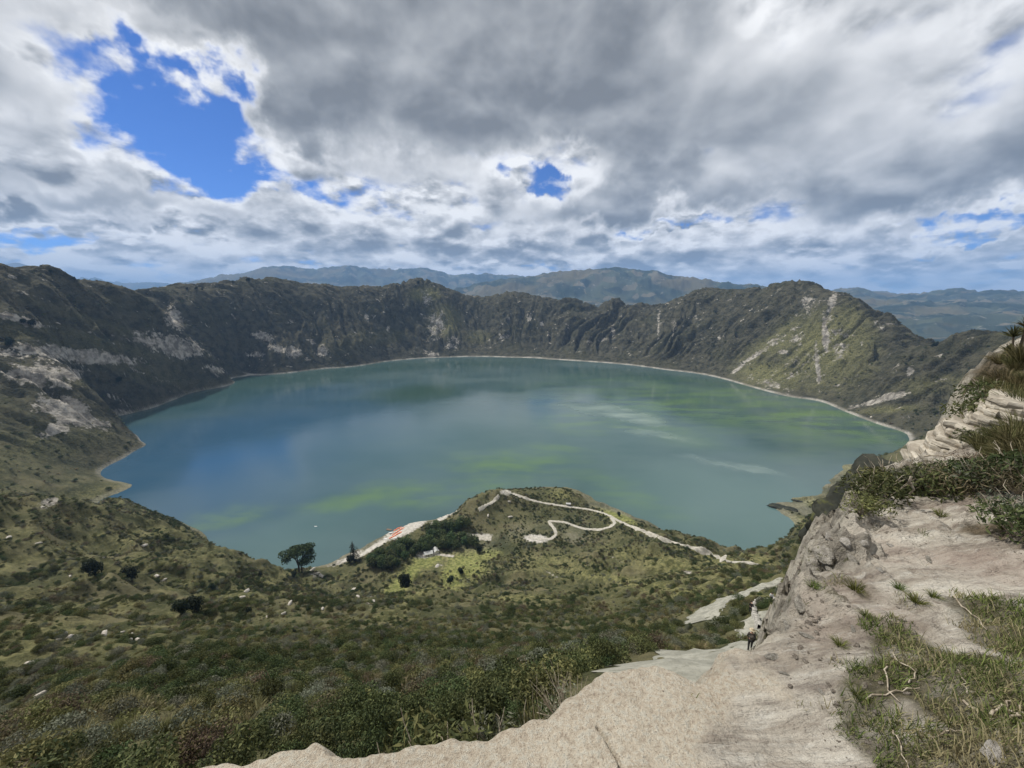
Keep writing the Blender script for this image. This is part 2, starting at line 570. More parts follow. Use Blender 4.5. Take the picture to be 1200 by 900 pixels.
def ground(px, py, far=6000.0):
    """where lines of sight meet the ground: x, y, z, slant distance"""
    px = np.atleast_1d(np.asarray(px, float))
    py = np.atleast_1d(np.asarray(py, float))
    th, s = pray(px, py)
    Ds = np.exp(np.linspace(math.log(9), math.log(far), 900))
    z = height(np.repeat(th[:, None], 900, 1), np.repeat(Ds[None, :], len(th), 0))
    gap = EYE + s[:, None] * Ds[None, :] - z
    hit = gap < 0
    i = np.where(hit.any(1), hit.argmax(1), 899)
    i = np.maximum(i, 1)
    k = np.arange(len(th))
    g0, g1 = gap[k, i - 1], gap[k, i]
    f = np.clip(g0 / (g0 - g1 + 1e-9), 0, 1)
    D = Ds[i - 1] + f * (Ds[i] - Ds[i - 1])
    zz = EYE + s * D
    return D * np.sin(th), D * np.cos(th), zz, np.hypot(D, zz - EYE)


def zat(x, y):
    return height(np.arctan2(x, y), np.hypot(x, y))


# ------------------------------------------------------------------ mesh helpers
def mesh_from(name, V, Fq, mats=(), smooth=False):
    """mesh from arrays; Fq is an (n,3) or (n,4) index array or a list of polygons"""
    me = bpy.data.meshes.new(name)
    V = np.asarray(V, np.float32)
    if isinstance(Fq, np.ndarray) and Fq.ndim == 2:
        n, k = Fq.shape
        me.vertices.add(len(V))
        me.vertices.foreach_set('co', V.ravel())
        me.loops.add(n * k)
        me.loops.foreach_set('vertex_index', Fq.astype(np.int32).ravel())
        me.polygons.add(n)
        me.polygons.foreach_set('loop_start', np.arange(0, n * k, k, dtype=np.int32))
        me.update(calc_edges=True)
    else:
        me.from_pydata([tuple(map(float, v)) for v in V], [], [tuple(int(i) for i in f) for f in Fq])
        me.update()
    for m in mats:
        me.materials.append(m)
    if smooth:
        me.polygons.foreach_set('use_smooth', np.ones(len(me.polygons), bool))
    return me


def fattr(me, name, vals):
    a = me.attributes.new(name, 'FLOAT', 'POINT')
    a.data.foreach_set('value', np.asarray(vals, np.float32))


def link(name, me, parent=None, loc=(0, 0, 0), rz=0.0, scale=None):
    o = bpy.data.objects.new(name, me)
    COL.objects.link(o)
    o.location = loc
    o.rotation_euler = (0, 0, rz)
    if scale is not None:
        o.scale = (scale,) * 3 if not hasattr(scale, '__len__') else scale
    if parent is not None:
        o.parent = parent
    return o


def tag(o, label=None, cat=None, group=None, kind=None):
    for k, v in (('label', label), ('category', cat), ('group', group), ('kind', kind)):
        if v:
            o[k] = v
    return o


def thing(name, label, cat, loc=(0, 0, 0), rz=0.0, group=None, scale=None):
    return tag(link(name, None, None, loc, rz, scale), label, cat, group)


def copy_thing(o):
    c = o.copy()
    COL.objects.link(c)
    for ch in list(o.children):
        d2 = ch.copy()
        COL.objects.link(d2)
        d2.parent = c
        for g in ch.children:
            e = g.copy()
            COL.objects.link(e)
            e.parent = d2
    return c


def grid_faces(nr, nc, wrap=False):
    i = np.arange(nr * nc).reshape(nr, nc)
    if wrap:
        j = np.roll(i, -1, 1)
        return np.stack([i[:-1], j[:-1], j[1:], i[1:]], -1).reshape(-1, 4)
    return np.stack([i[:-1, :-1], i[:-1, 1:], i[1:, 1:], i[1:, :-1]], -1).reshape(-1, 4)


# ------------------------------------------------------------------ terrain sheet
NCOL = 880
thf = np.linspace(R(-65), R(61), NCOL)
th_all = np.r_[np.radians(np.arange(-180, -65.5, 4.0)), thf, np.radians(np.arange(64, 180, 4.0))]


def ring(lo, hi, n):
    return np.exp(np.linspace(math.log(lo), math.log(hi), n, endpoint=False))


Drings = np.r_[ring(5, 14, 30), ring(14, 60, 110), ring(60, 620, 330), ring(620, 1250, 150), ring(1250, 2420, 400), ring(2420, 4400, 34), ring(4400, 16000, 120), ring(16000, 31000, 40), [31000.0]]
TH, DD = np.meshgrid(th_all, Drings)
Z0 = BASE(TH, np.log(np.minimum(DD, 4200))) + EYE
ZT = Z0.copy()
dry = (Z0 > -20) | (DD > 2500)          # the lake floor needs no detail
ZT[dry] = height(TH[dry], DD[dry])
X, Y = DD * np.sin(TH), DD * np.cos(TH)
Fq = grid_faces(*TH.shape, wrap=True)
keep = ~((ZT.ravel()[Fq] < -14).all(1) & (DD.ravel()[Fq] < 2500).all(1))
Fq = Fq[keep][:, ::-1]
used = np.zeros(TH.size, bool)
used[Fq.ravel()] = True
remap = np.cumsum(used) - 1
V = np.stack([X.ravel(), Y.ravel(), ZT.ravel()], 1)[used]
Fq = remap[Fq]
tth, tD = TH.ravel()[used], DD.ravel()[used]
print('terrain quads', len(Fq))


def blobs(lst, V):
    """ragged ground patches: each sits at the spot of the ground seen at px, py, with half sizes in metres from its size there"""
    out = np.zeros(len(V))
    px = np.array([b[0] for b in lst])
    py = np.array([b[1] for b in lst])
    cx, cy, cz, sl = ground(px, py)
    for k, b in enumerate(lst):
        rx, ry = b[2] * sl[k] / F, b[3] * sl[k] / F
        rot = b[5] if len(b) > 5 else 0.0
        a = math.atan2(cx[k], cy[k])
        m = np.where((np.abs(V[:, 0] - cx[k]) < rx * 3 + ry * 5) & (np.abs(V[:, 1] - cy[k]) < rx * 3 + ry * 5))[0]
        if not len(m):
            continue
        ddx, ddy, ddz = V[m, 0] - cx[k], V[m, 1] - cy[k], V[m, 2] - cz[k]
        t = ddx * math.cos(a) - ddy * math.sin(a)
        r = ddx * math.sin(a) + ddy * math.cos(a)
        # up the picture at that spot: height plus receding ground
        dep = math.asin(min(1, max(-1, (EYE - cz[k]) / sl[k])))
        u = ddz * math.cos(dep) + r * math.sin(dep)
        ca, sa = math.cos(rot), math.sin(rot)
        tt, uu = t * ca + u * sa, -t * sa + u * ca
        q = np.sqrt((tt / rx) ** 2 + (uu / ry) ** 2)
        depth = np.abs(r - ddz * 0) / (6 * max(rx, ry) + 60)
        g = np.clip(1.35 - q, 0, 1) * np.clip(1.5 - depth, 0, 1) * b[4]
        out[m] = np.maximum(out[m], g)
    return out


PALE = [  # bare pale tuff; a sun patch on the far wall is painted in too
    (205, 405, 26, 11, 1, -.35), (95, 417, 42, 7, 1, -.25), (45, 442, 20, 9, 1, -.5), (75, 440, 18, 8, 1, .2), (75, 478, 16, 10, 1, -.7), (95, 492, 18, 8, .9, -.5), (30, 375, 18, 4, .8, -.5),
    (205, 372, 6, 14, .9, 0), (310, 395, 12, 5, .9, -.4), (325, 408, 12, 5, .9, -.3), (345, 412, 9, 7, .9), (300, 416, 9, 4, .8), (378, 412, 8, 7, .9), (365, 400, 8, 3, .7, -.6), (250, 432, 12, 4, .8, -.4), (135, 482, 10, 4, .9), (70, 500, 14, 7, .7, .5),
    (500, 350, 7, 14, .7, 0), (512, 380, 13, 24, .65, -.3), (530, 402, 14, 10, .6), (505, 415, 10, 4, .8), (430, 372, 4, 6, .8), (590, 395, 10, 3, .7, .4), (620, 372, 4, 7, .8), (635, 380, 4, 4, .7), (705, 398, 8, 3, .8, .3), (718, 388, 3, 12, .7, .1),  # scree under the rim knoll, with a patch of sun painted in
    (772, 380, 2.5, 20, .7, .06), (790, 382, 4, 10, .6), (690, 400, 6, 2, .6), (740, 390, 3, 5, .5), (660, 385, 3, 10, .4), (455, 385, 3, 5, .6), (437, 370, 3, 5, .7), (555, 400, 3, 6, .4), (815, 370, 3, 10, .4), (860, 360, 3, 9, .4),
    (974, 358, 4, 20, .8, -.05), (967, 392, 2.6, 24, .95, .18), (958, 428, 2.6, 22, .95, .2), (882, 418, 20, 2.4, .9, .72), (865, 432, 12, 2.2, .95, .75), (905, 402, 18, 5, .5, .7), (948, 356, 9, 16, .55), (985, 400, 12, 24, .5), (935, 392, 9, 18, .5), (950, 425, 26, 16, .45), (920, 440, 24, 10, .4), (918, 412, 5, 3, .9), (1030, 382, 3, 12, .5, .6), (900, 450, 26, 7, .5, -.3), (1000, 440, 4, 10, .4),
    (1030, 470, 20, 2.4, 1, .5), (1048, 462, 12, 2.0, .9, .35), (1066, 436, 2.5, 8, .6), (1050, 430, 3, 9, .4),
    (60, 588, 8, 4, .6), (310, 697, 4, 8, .6, 0), (370, 718, 10, 3, .5), (372, 672, 10, 4, .7), (395, 660, 14, 4, .6),
    (435, 700, 6, 10, .6, -.5), (512, 662, 12, 5, .6), (645, 672, 14, 1.6, .7, -.4), (720, 655, 30, 1.6, .4, -.25), (810, 672, 14, 2, .6), (640, 668, 8, 2, .5),
    (606, 790, 6, 16, .5, -.2), (570, 785, 5, 14, .4, -.2), (560, 762, 8, 3, .5)]
BEACH = [(478, 620, 24, 4.5, 1, .3), (440, 640, 24, 2.6, .9, .35), (412, 652, 14, 2.2, .8, .3), (520, 606, 22, 2.6, .7, .4), (557, 629, 20, 3.4, 1, 0), (592, 577, 7, 3, 1), (468, 620, 16, 4, 1, .3), (500, 648, 14, 5, .9), (628, 631, 14, 4.5, 1, -.05)]
LIGHT = [(60, 722, 70, 3, .9), (130, 718, 60, 2.5, .9), (215, 712, 40, 2.5, .9, .1), (330, 760, 30, 2.5, .6, .6), (360, 740, 26, 2.5, .7, .35), (60, 770, 60, 3, .6), (170, 757, 60, 2.5, .6, .15), (250, 736, 26, 2.2, .8, .3), (80, 640, 90, 3, .8), (200, 690, 60, 3, .7, -.1), (150, 655, 60, 3, .6), (700, 675, 80, 5, .6), (600, 700, 50, 3, .5), (500, 690, 40, 4, .6, .3), (450, 720, 50, 3, .5, .1),  # short yellow-green grass, plus sunlight painted on the far wall
    (545, 660, 24, 12, 1, -.2), (530, 670, 14, 16, .8), (475, 672, 34, 9, .9, .6), (500, 656, 22, 9, .9), (560, 650, 24, 8, .7), (720, 605, 22, 5, 1, -.2), (660, 580, 18, 8, .6), (330, 672, 36, 6, .8, .1), (345, 690, 20, 8, .6), (390, 680, 20, 4, .6),
    (180, 625, 80, 7, .6, -.15), (220, 650, 50, 10, .5, -.3), (80, 606, 90, 5, .5), (120, 722, 120, 5, .6), (240, 712, 60, 4, .7), (60, 585, 20, 4, .4), (110, 580, 26, 8, .6), (420, 750, 90, 12, .35), (440, 730, 60, 6, .4), (640, 660, 60, 12, .4), (760, 655, 60, 12, .5), (800, 660, 40, 6, .5), (840, 655, 40, 5, .6), (880, 652, 24, 4, .6),
    (950, 615, 30, 8, .5), (1000, 550, 30, 6, .5), (955, 590, 14, 5, .6), (60, 400, 60, 6, .45, -.45), (130, 405, 70, 6, .45, -.45), (190, 440, 60, 10, .4, -.45), (120, 380, 50, 4, .4, -.5), (60, 440, 30, 6, .4, -.5), (400, 405, 30, 8, .3), (440, 395, 40, 10, .35), (905, 405, 40, 12, .45, .6), (940, 415, 24, 16, .5), (1000, 430, 20, 12, .3), (965, 405, 34, 36, .65), (900, 438, 34, 14, .6), (930, 395, 20, 20, .5), (990, 385, 12, 26, .5), (1060, 380, 30, 3, .5, -.55), (1040, 480, 24, 4, .4, .3), (1100, 450, 40, 10, .25, .3), (498, 345, 18, 8, .7), (520, 375, 22, 20, .5), (560, 395, 20, 10, .3), (70, 520, 40, 12, .4), (410, 790, 60, 10, .4), (200, 790, 60, 8, .3), (670, 760, 20, 5, .4)]  # entries below the rim knoll paint sunlight onto the wall scree
xs = V[:, 0]
ys = V[:, 1]
rag = .30 * fbm(xs / 9, ys / 9 + V[:, 2] / 9, 3, 15) * sstep(tD, 500, 900) + .30 * fbm(xs / 3, ys / 3 + V[:, 2] / 3, 3, 16) * (1 - sstep(tD, 500, 900)) + .22 * fbm(xs / 26, ys / 26 + V[:, 2] / 26, 2, 18) * sstep(tD, 500, 900)
pale = blobs(PALE, V)
beach = sstep(blobs(BEACH, V) + rag * .5, .3, .55)
light = np.clip(blobs(LIGHT, V) * 1.1 + rag * .6, 0, 1) * (1 - .6 * sstep(-tth, R(12), R(24))) * sstep(blobs(LIGHT, V), .02, .25)
meadow = sstep(blobs([(545, 662, 24, 14, 1, -.2), (530, 672, 14, 16, 1), (478, 674, 30, 8, 1, .6), (500, 657, 20, 8, 1), (565, 650, 22, 7, .9), (722, 604, 20, 4, 1, -.2), (735, 608, 12, 4, 1, -.4), (880, 690, 8, 4, .8)], V) + rag * 1.0, .25, 1.0)
# a pale drawdown band along the water
band = (1 - sstep(V[:, 2], 1.2 + 1.6 * (rag + .3), 5.0)) * (tD < 2500) * (.25 + .75 * sstep(tD, 800, 1200)) * (0.5 + 0.5 * sstep(fbm(xs / 45, ys / 45, 3, 19), -.35, .3))
# small scattered outcrops on the walls
scat = fbm(xs / 34, ys / 34 + V[:, 2] / 22, 5, 101, .6)
wallm = sstep(tD, 700, 1150) * (tD < 2700)
pale = np.maximum(pale, sstep(scat, .35, .95) * wallm * .66 * sstep(V[:, 2], 0, 30))
me = mesh_from('terrain', V, Fq, (), True)
fattr(me, 'pale', pale)
fattr(me, 'beach', np.maximum(beach, band * .75))
fattr(me, 'light', light)
fattr(me, 'meadow', meadow)
fattr(me, 'dist', tD)

# terrain material: scrub, grass, bare tuff, patchwork of the far country
mt, T, b = material('crater ground', 0.95, 0.1)
P = T.pos()
n_big = T.noise(P, 0.008, 4, .55)
n_mid = T.noise(P, 0.05, 5, .6)
n_fin = T.noise(P, 0.35, 6, .62)
n_tin = T.noise(P, 2.2, 5, .65)
far = T.ss(T.attr('dist'), 2600, 4200)
wal = T.ss(T.attr('dist'), 650, 1200)
n_mac = T.noise(P, .022, 4, .6)
c = T.mix(T.ss(n_mid, .35, .65), (.050, .054, .024), (.110, .104, .050))
c = T.mix(T.m('MULTIPLY', T.ss(n_fin, .48, .66), .6), c, (.150, .138, .072))
c = T.mix(T.m('MULTIPLY', T.ss(n_tin, .52, .66), .5), c, (.020, .025, .012))
c = T.mix(T.m('MULTIPLY', T.ss(n_mac, .52, .64), .75), c, T.mix(n_fin, (.090, .080, .046), (.165, .148, .080)))
c = T.mix(T.m('MULTIPLY', T.ss(n_mac, .47, .36), .6), c, (.034, .040, .018))
cw = T.mix(T.ss(n_mid, .36, .62), (.034, .034, .022), (.078, .073, .048))
cw = T.mix(T.m('MULTIPLY', T.ss(n_fin, .54, .72), .5), cw, (.10, .092, .068))
cw = T.mix(T.m('MULTIPLY', T.ss(n_big, .5, .64), .35), cw, (.046, .048, .024))
c = T.mix(wal, c, cw)
lg = T.mix(T.ss(n_fin, .38, .62), (.085, .088, .034), (.25, .235, .10))
lg = T.mix(T.m('MULTIPLY', T.ss(n_tin, .5, .64), .5), lg, (.060, .060, .026))
c = T.mix(T.attr('light'), c, lg)
c = T.mix(T.attr('meadow'), c, T.mix(T.ss(n_fin, .38, .62), (.105, .120, .038), (.235, .235, .085)))
n_pl = T.mixf(wal, n_fin, T.noise(P, .07, 5, .6))
pl = T.mix(T.ss(n_pl, .36, .62), (.16, .145, .12), (.40, .37, .315))
pl = T.mix(T.m('MULTIPLY', T.ss(T.noise(T.vm('MULTIPLY', P, (1, 1, .25)), .16, 5, .6), .5, .62), .5), pl, (.12, .11, .09))
pn = T.m('ADD', T.m('MULTIPLY', T.m('SUBTRACT', T.noise(P, .11, 5, .62), .5), 1.5), T.m('MULTIPLY', T.m('SUBTRACT', T.noise(P, .03, 4, .55), .5), 1.5))
pa = T.attr('pale')
pn = T.m('ADD', pn, T.m('MULTIPLY', T.m('SUBTRACT', T.noise(T.vm('MULTIPLY', P, (1, 1, .35)), .26, 5, .66), .5), .8))
pm = T.m('MULTIPLY', T.ss(T.m('ADD', pa, pn), .46, .74), T.ss(pa, .02, .35))
c = T.mix(pm, c, pl)
c = T.mix(T.attr('beach'), c, T.mix(T.ss(n_fin, .35, .65), (.30, .28, .24), (.52, .49, .43)))
# fields, woods and bare ground beyond the rim
cell = T.voro(T.vm('ADD', P, T.vm('SCALE', T.noise(P, .004, 3, .5, out='Color'), scale=160.0)), .0052, out='Color')
cr, cg, cb = T.xyz(cell)
fc = T.mix(cr, (.022, .036, .030), (.070, .082, .052))  # greens shifted to blue, painting in part of the distance haze
fc = T.mix(T.ss(cg, .72, .9), fc, (.125, .115, .080))
fc = T.mix(T.ss(T.noise(P, .0016, 5, .6), .5, .6), fc, (.020, .032, .020))
fc = T.mix(T.m('MULTIPLY', T.ss(T.noise(P, .0007, 3, .5), .5, .62), .8), fc, (.105, .090, .046))
fc = T.mix(T.m('MULTIPLY', T.ss(T.noise(P, .012, 4, .6), .62, .72), .7), fc, (.26, .25, .22))
c = T.mix(far, c, fc)
T.set(b.inputs['Base Color'], c)
hb = T.m('ADD', T.m('MULTIPLY', n_fin, 1.0), T.m('MULTIPLY', n_tin, .35))
hb = T.m('ADD', hb, T.m('MULTIPLY', T.m('MULTIPLY', T.noise(P, .12, 5, .6), wal), 6.0))
T.set(b.inputs['Normal'], T.bump(hb, 0.9, 1.4))
me.materials.append(mt)
tag(link('terrain', me), kind='structure')

# ------------------------------------------------------------------ lake
ml, T, b = material('lake water', 0.18, 0.5)
b.inputs['IOR'].default_value = 1.33
P = T.pos()


def lpix(px, py):
    th, s = pray(px, py)
    D = -EYE / s
    return float(D * math.sin(th)), float(D * math.cos(th)), float(D), float(th)


def lblob(px, py, rx, ry, wp):
    """a patch on the water: centre and half sizes in metres"""
    x0, y0, D, th = lpix(px, py)
    _, s1 = pray(px, py - ry)
    _, s2 = pray(px, py + ry)
    dr = abs(EYE / s1 - EYE / s2) / 2
    wd = rx / F * math.hypot(D, EYE) * math.cos(th) * 1.15
    o = T.vm('SUBTRACT', wp, (x0, y0, 0))
    ca, sa = math.cos(th), math.sin(th)
    t = T.m('MULTIPLY', T.vm('DOT_PRODUCT', o, (ca, -sa, 0)), 1 / wd)
    r = T.m('MULTIPLY', T.vm('DOT_PRODUCT', o, (sa, ca, 0)), 1 / dr)
    return T.ss(T.vm('LENGTH', T.comb(t, r, 0)), 1.5, 0.15)


def lsum(lst, wp):
    tot = None
    for (px, py, rx, ry, a) in lst:
        h = T.m('MULTIPLY', lblob(px, py, rx, ry, wp), a)
        tot = h if tot is None else T.m('MAXIMUM', tot, h)
    return tot


wn = T.noise(P, .006, 4, .6, out='Color')
wp = T.vm('ADD', P, T.vm('SCALE', T.vm('SUBTRACT', wn, (.5, .5, .5)), scale=190.0))
streak = T.noise(T.vm('MULTIPLY', P, (.35, 1.0, 1.0)), .02, 6, .62)
stk2 = T.noise(T.vm('MULTIPLY', P, (.5, 1.0, 1.0)), .007, 4, .6)
deep = T.mix(T.ss(stk2, .35, .65), (.044, .080, .080), (.066, .104, .102))
blu = lsum([(290, 520, 200, 60, 1.0), (180, 560, 90, 40, .9), (330, 470, 120, 22, .6)], wp)  # reflection of the blue sky gap, painted into the water colour
wc = T.mix(T.m('MULTIPLY', blu, .9), deep, (.022, .066, .122))
teal = lsum([(850, 590, 160, 70, .9), (330, 630, 160, 40, .6), (600, 520, 260, 50, .5)], wp)
wc = T.mix(T.m('MULTIPLY', teal, .7), wc, (.090, .150, .138))
alg = lsum([(470, 575, 100, 14, .8), (600, 550, 70, 20, .8), (270, 597, 42, 12, .8), (730, 575, 60, 16, .5), (850, 470, 190, 30, .8), (800, 455, 140, 14, .6), (960, 490, 90, 20, 1.0), (700, 498, 60, 9, .7), (790, 500, 50, 18, .5), (1000, 495, 40, 12, 1.0), (650, 526, 50, 6, .5)], wp)
wc = T.mix(T.m('MULTIPLY', T.m('MULTIPLY', alg, T.ss(streak, .34, .66)), .72), wc, (.112, .185, .055))
pale_water = lsum([(735, 487, 40, 7, .9), (690, 478, 30, 6, .7), (760, 507, 36, 5, .6), (850, 542, 34, 5, .5)], wp)  # paler, rougher streaked patches on the water
wc = T.mix(T.m('MULTIPLY', T.m('MULTIPLY', pale_water, T.ss(streak, .22, .78)), .75), wc, (.32, .38, .35))
dk = lsum([(490, 460, 44, 10, .95)], wp)  # cloud shadow painted into the water colour
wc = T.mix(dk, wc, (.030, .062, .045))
edge = lsum([(480, 428, 400, 7, .8), (200, 470, 120, 16, .8), (830, 448, 260, 7, .6), (300, 447, 140, 12, .8)], wp)  # reflection of the dark walls, painted as darker water by the shore
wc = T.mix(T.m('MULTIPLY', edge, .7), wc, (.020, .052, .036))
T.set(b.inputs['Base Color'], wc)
rg = T.mixf(T.ss(stk2, .35, .65), .05, .16)
T.set(b.inputs['Roughness'], T.mixf(pale_water, rg, .6))
rip = T.noise(P, .55, 3, .6)
T.set(b.inputs['Normal'], T.bump(T.m('ADD', rip, T.m('MULTIPLY', T.noise(P, .09, 3, .55), 2.0)), .10, .5))
nr, nc2 = 60, 160
rr = np.linspace(0, 1, nr)
aa = np.linspace(0, 2 * np.pi, nc2, endpoint=False)
RR, AA = np.meshgrid(rr, aa, indexing='ij')
LV = np.stack([LAKE_C[0] + 1250 * RR.ravel() * np.sin(AA.ravel()), LAKE_C[1] + 1120 * RR.ravel() * np.cos(AA.ravel()), np.zeros(nr * nc2)], 1)
lk = link('lake', mesh_from('lake', LV, grid_faces(nr, nc2, True)[:, ::-1], (ml,), True))
tag(lk, kind='structure')
#MARK_LEDGE


# ------------------------------------------------------------------ the ledge under the camera and the rim it joins
def pz(px, py, z):
    th, s = pray(px, py)
    D = z / s
    return float(D * np.sin(th)), float(D * np.cos(th))


def pd(px, py, D):
    th, s = pray(px, py)
    return float(D * np.sin(th)), float(D * np.cos(th))


LP = []
for px, py, z in [(300, 900, -1.73), (450, 900, -1.72), (600, 880, -1.72), (800, 850, -1.70), (930, 860, -1.69), (730, 800, -1.73), (880, 780, -1.74), (970, 780, -1.69),
                  (1000, 840, -1.63), (1100, 870, -1.50), (1190, 880, -1.34), (1190, 770, -1.42), (1100, 760, -1.58), (960, 740, -1.74), (1000, 700, -1.74), (1100, 640, -1.78), (1190, 690, -1.62), (1050, 620, -1.83),
                  (960, 690, -1.80), (1010, 600, -1.92), (1190, 610, -1.62)]:
    th, s = pray(px, py)
    LP.append((float(th), math.log(z / float(s)), z))
for px, py, D in [(1060, 585, 5.0), (1120, 575, 5.2), (1180, 570, 5.3), (1060, 550, 6.1), (1110, 540, 6.5), (1170, 538, 6.6), (1150, 500, 7.6), (1195, 500, 7.3), (1165, 450, 8.7), (1198, 450, 8.3), (1185, 412, 9.6), (1215, 395, 9.4)]:
    th, s = pray(px, py)
    LP.append((float(th), math.log(D), float(s) * D))
for a, D, z in [(75, 9, -.3), (75, 4, -1.0), (75, 2, -1.15), (110, 5, -.8), (110, 2, -1.2), (150, 4, -1.2), (180, 2, -1.6), (-150, 2, -1.7), (-100, 1.2, -1.72), (-60, 1.0, -1.74), (0, .3, -1.7), (90, .3, -1.6), (180, .3, -1.65), (-90, .3, -1.7), (62, 13, -.6), (100, 13, -.3)]:
    LP.append((R(a), math.log(D), z))
LTOP = TPS(LP, 1e-3)

EDGE = [pz(*e) for e in [
    (100, 930, -1.75), (180, 908, -1.74), (235, 897, -1.74), (262, 893, -1.74), (290, 890, -1.74), (322, 884, -1.74), (346, 881, -1.74), (372, 886, -1.74), (400, 893, -1.73), (428, 892, -1.73), (455, 885, -1.73), (480, 874, -1.73), (505, 870, -1.73), (538, 869, -1.73), (562, 866, -1.73), (590, 859, -1.73), (618, 853, -1.73), (645, 845, -1.73),
    (662, 830, -1.73), (680, 814, -1.73), (700, 801, -1.73), (715, 790, -1.73), (735, 784, -1.73), (752, 781, -1.73), (780, 784, -1.73), (805, 787, -1.73), (830, 784, -1.73), (855, 776, -1.74), (878, 768, -1.75),
    (914, 765, -1.76), (958, 750, -1.77), (990, 720, -1.79), (1010, 690, -1.82), (1022, 656, -1.86), (1034, 624, -1.90), (1044, 600, -1.93)]]
EDGE += [pd(*e) for e in [(1058, 575, 5.5), (1092, 556, 6.2), (1128, 541, 6.9), (1150, 508, 7.6), (1162, 480, 8.3), (1173, 444, 9.1), (1188, 412, 9.8), (1217, 388, 10.5)]]
EDGE += [(math.sin(R(a)) * D, math.cos(R(a)) * D) for a, D in [(60, 13), (75, 15), (100, 14), (140, 8), (180, 5), (-140, 3.2), (-110, 2.2), (-80, 1.75)]]
EDGE = np.array(EDGE)


def poly_sd(x, y, P):
    """signed distance to a closed outline, positive outside"""
    best = np.full(x.shape, 1e9)
    ins = np.zeros(x.shape, bool)
    n = len(P)
    for i in range(n):
        ax, ay = P[i]
        bx, by = P[(i + 1) % n]
        ex, ey = bx - ax, by - ay
        t = np.clip(((x - ax) * ex + (y - ay) * ey) / (ex * ex + ey * ey + 1e-12), 0, 1)
        best = np.minimum(best, (x - ax - t * ex) ** 2 + (y - ay - t * ey) ** 2)
        c = ((ay > y) != (by > y)) & (x < (bx - ax) * (y - ay) / (by - ay + 1e-12) + ax)
        ins ^= c
    dd = np.sqrt(best)
    return np.where(ins, -dd, dd)


def ledge_sd(th, D):
    x, y = D * np.sin(th), D * np.cos(th)
    sd = poly_sd(x, y, EDGE)
    wob = sstep(D, .8, 3.5)
    sd = sd + (.012 + .16 * wob) * fbm(x * 3.1, y * 3.1, 4, 201) + .012 * fbm(x * 12, y * 12, 2, 207)
    return sd


CRACK = [pz(*e) for e in [(700, 858, -1.72), (708, 868, -1.72), (712, 877, -1.72), (718, 888, -1.72), (724, 899, -1.72), (728, 915, -1.72)]]


def ledge_h(th, D, full=False):
    x, y = D * np.sin(th), D * np.cos(th)
    sd = ledge_sd(th, D)
    z = LTOP(th, np.log(np.maximum(D, .25)))
    # wind and foot worn relief of the top
    sc_ = sstep(D, .6, 4)
    right = sstep(th, R(33), R(47))
    z = z + (.006 + .055 * sc_) * fbm(x * 1.6, y * 1.6, 4, 211)
    st = (x * .8 - y * .6) * .9 + .35 * fbm(x * .9, y * .9, 3, 213)
    z = z + right * sc_ * .05 * fbm(st * 2.2, (x * .6 + y * .8) * .55, 4, 215, .55, True)
    z = z + .006 * fbm(x * 9, y * 9, 3, 217)
    # cliff below the rim
    o = np.maximum(sd, 0)
    rnd = .035 + .62 * sstep(th, R(36), R(42)) * (1 - .78 * sstep(D, 4.8, 6.6))
    k = 3.2
    z = z - k * (np.sqrt(o * o + rnd * rnd) - rnd)
    rockm = sstep(sd, -.03, .25)
    blocky = fbm(x * 1.7 + z * .6, y * 1.7 - z * .8, 4, 221, .55, True)
    z = z + rockm * (.19 * sc_ + .03) * (blocky - .3)
    # the crack in the sandstone
    C = np.array(CRACK)
    cd = np.full(x.shape, 9.0)
    for i in range(len(C) - 1):
        a, e = C[i], C[i + 1] - C[i]
        t = np.clip(((x - a[0]) * e[0] + (y - a[1]) * e[1]) / (e @ e), 0, 1)
        cd = np.minimum(cd, np.hypot(x - a[0] - t * e[0], y - a[1] - t * e[1]))
    z = z - .03 * (1 - sstep(cd, .001, .009))
    if full:
        return z + EYE, sd
    return z + EYE


lth = np.linspace(R(-66), R(86), 560)
lD = np.exp(np.linspace(math.log(.4), math.log(17), 620))
LT, LD = np.meshgrid(lth, lD)
LZ, LSD = ledge_h(LT, LD, True)
LF = grid_faces(*LT.shape)
lim = EYE - 1.75 - np.clip(LD * 1.25, 1.2, 14)
LF = LF[~(LZ < lim).ravel()[LF].all(1)][:, ::-1]
LX, LY = LD * np.sin(LT), LD * np.cos(LT)
used = np.zeros(LT.size, bool)
used[LF.ravel()] = True
remap = np.cumsum(used) - 1
LV = np.stack([LX.ravel(), LY.ravel(), LZ.ravel()], 1)[used]
lsd = LSD.ravel()[used]
lthv = LT.ravel()[used]
lDv = LD.ravel()[used]


def on_ledge(px, py):
    """where lines of sight meet the ledge"""
    px = np.atleast_1d(np.asarray(px, float))
    py = np.atleast_1d(np.asarray(py, float))
    th, s = pray(px, py)
    Ds = np.exp(np.linspace(math.log(.5), math.log(16), 500))
    z = ledge_h(np.repeat(th[:, None], 500, 1), np.repeat(Ds[None], len(th), 0))
    gap = EYE + s[:, None] * Ds[None] - z
    hit = gap < 0
    i = np.maximum(np.where(hit.any(1), hit.argmax(1), 499), 1)
    k = np.arange(len(th))
    g0, g1 = gap[k, i - 1], gap[k, i]
    D = Ds[i - 1] + np.clip(g0 / (g0 - g1 + 1e-9), 0, 1) * (Ds[i] - Ds[i - 1])
    return D * np.sin(th), D * np.cos(th), EYE + s * D, hit.any(1)


def lz_at(x, y):
    return ledge_h(np.arctan2(x, y), np.hypot(x, y))


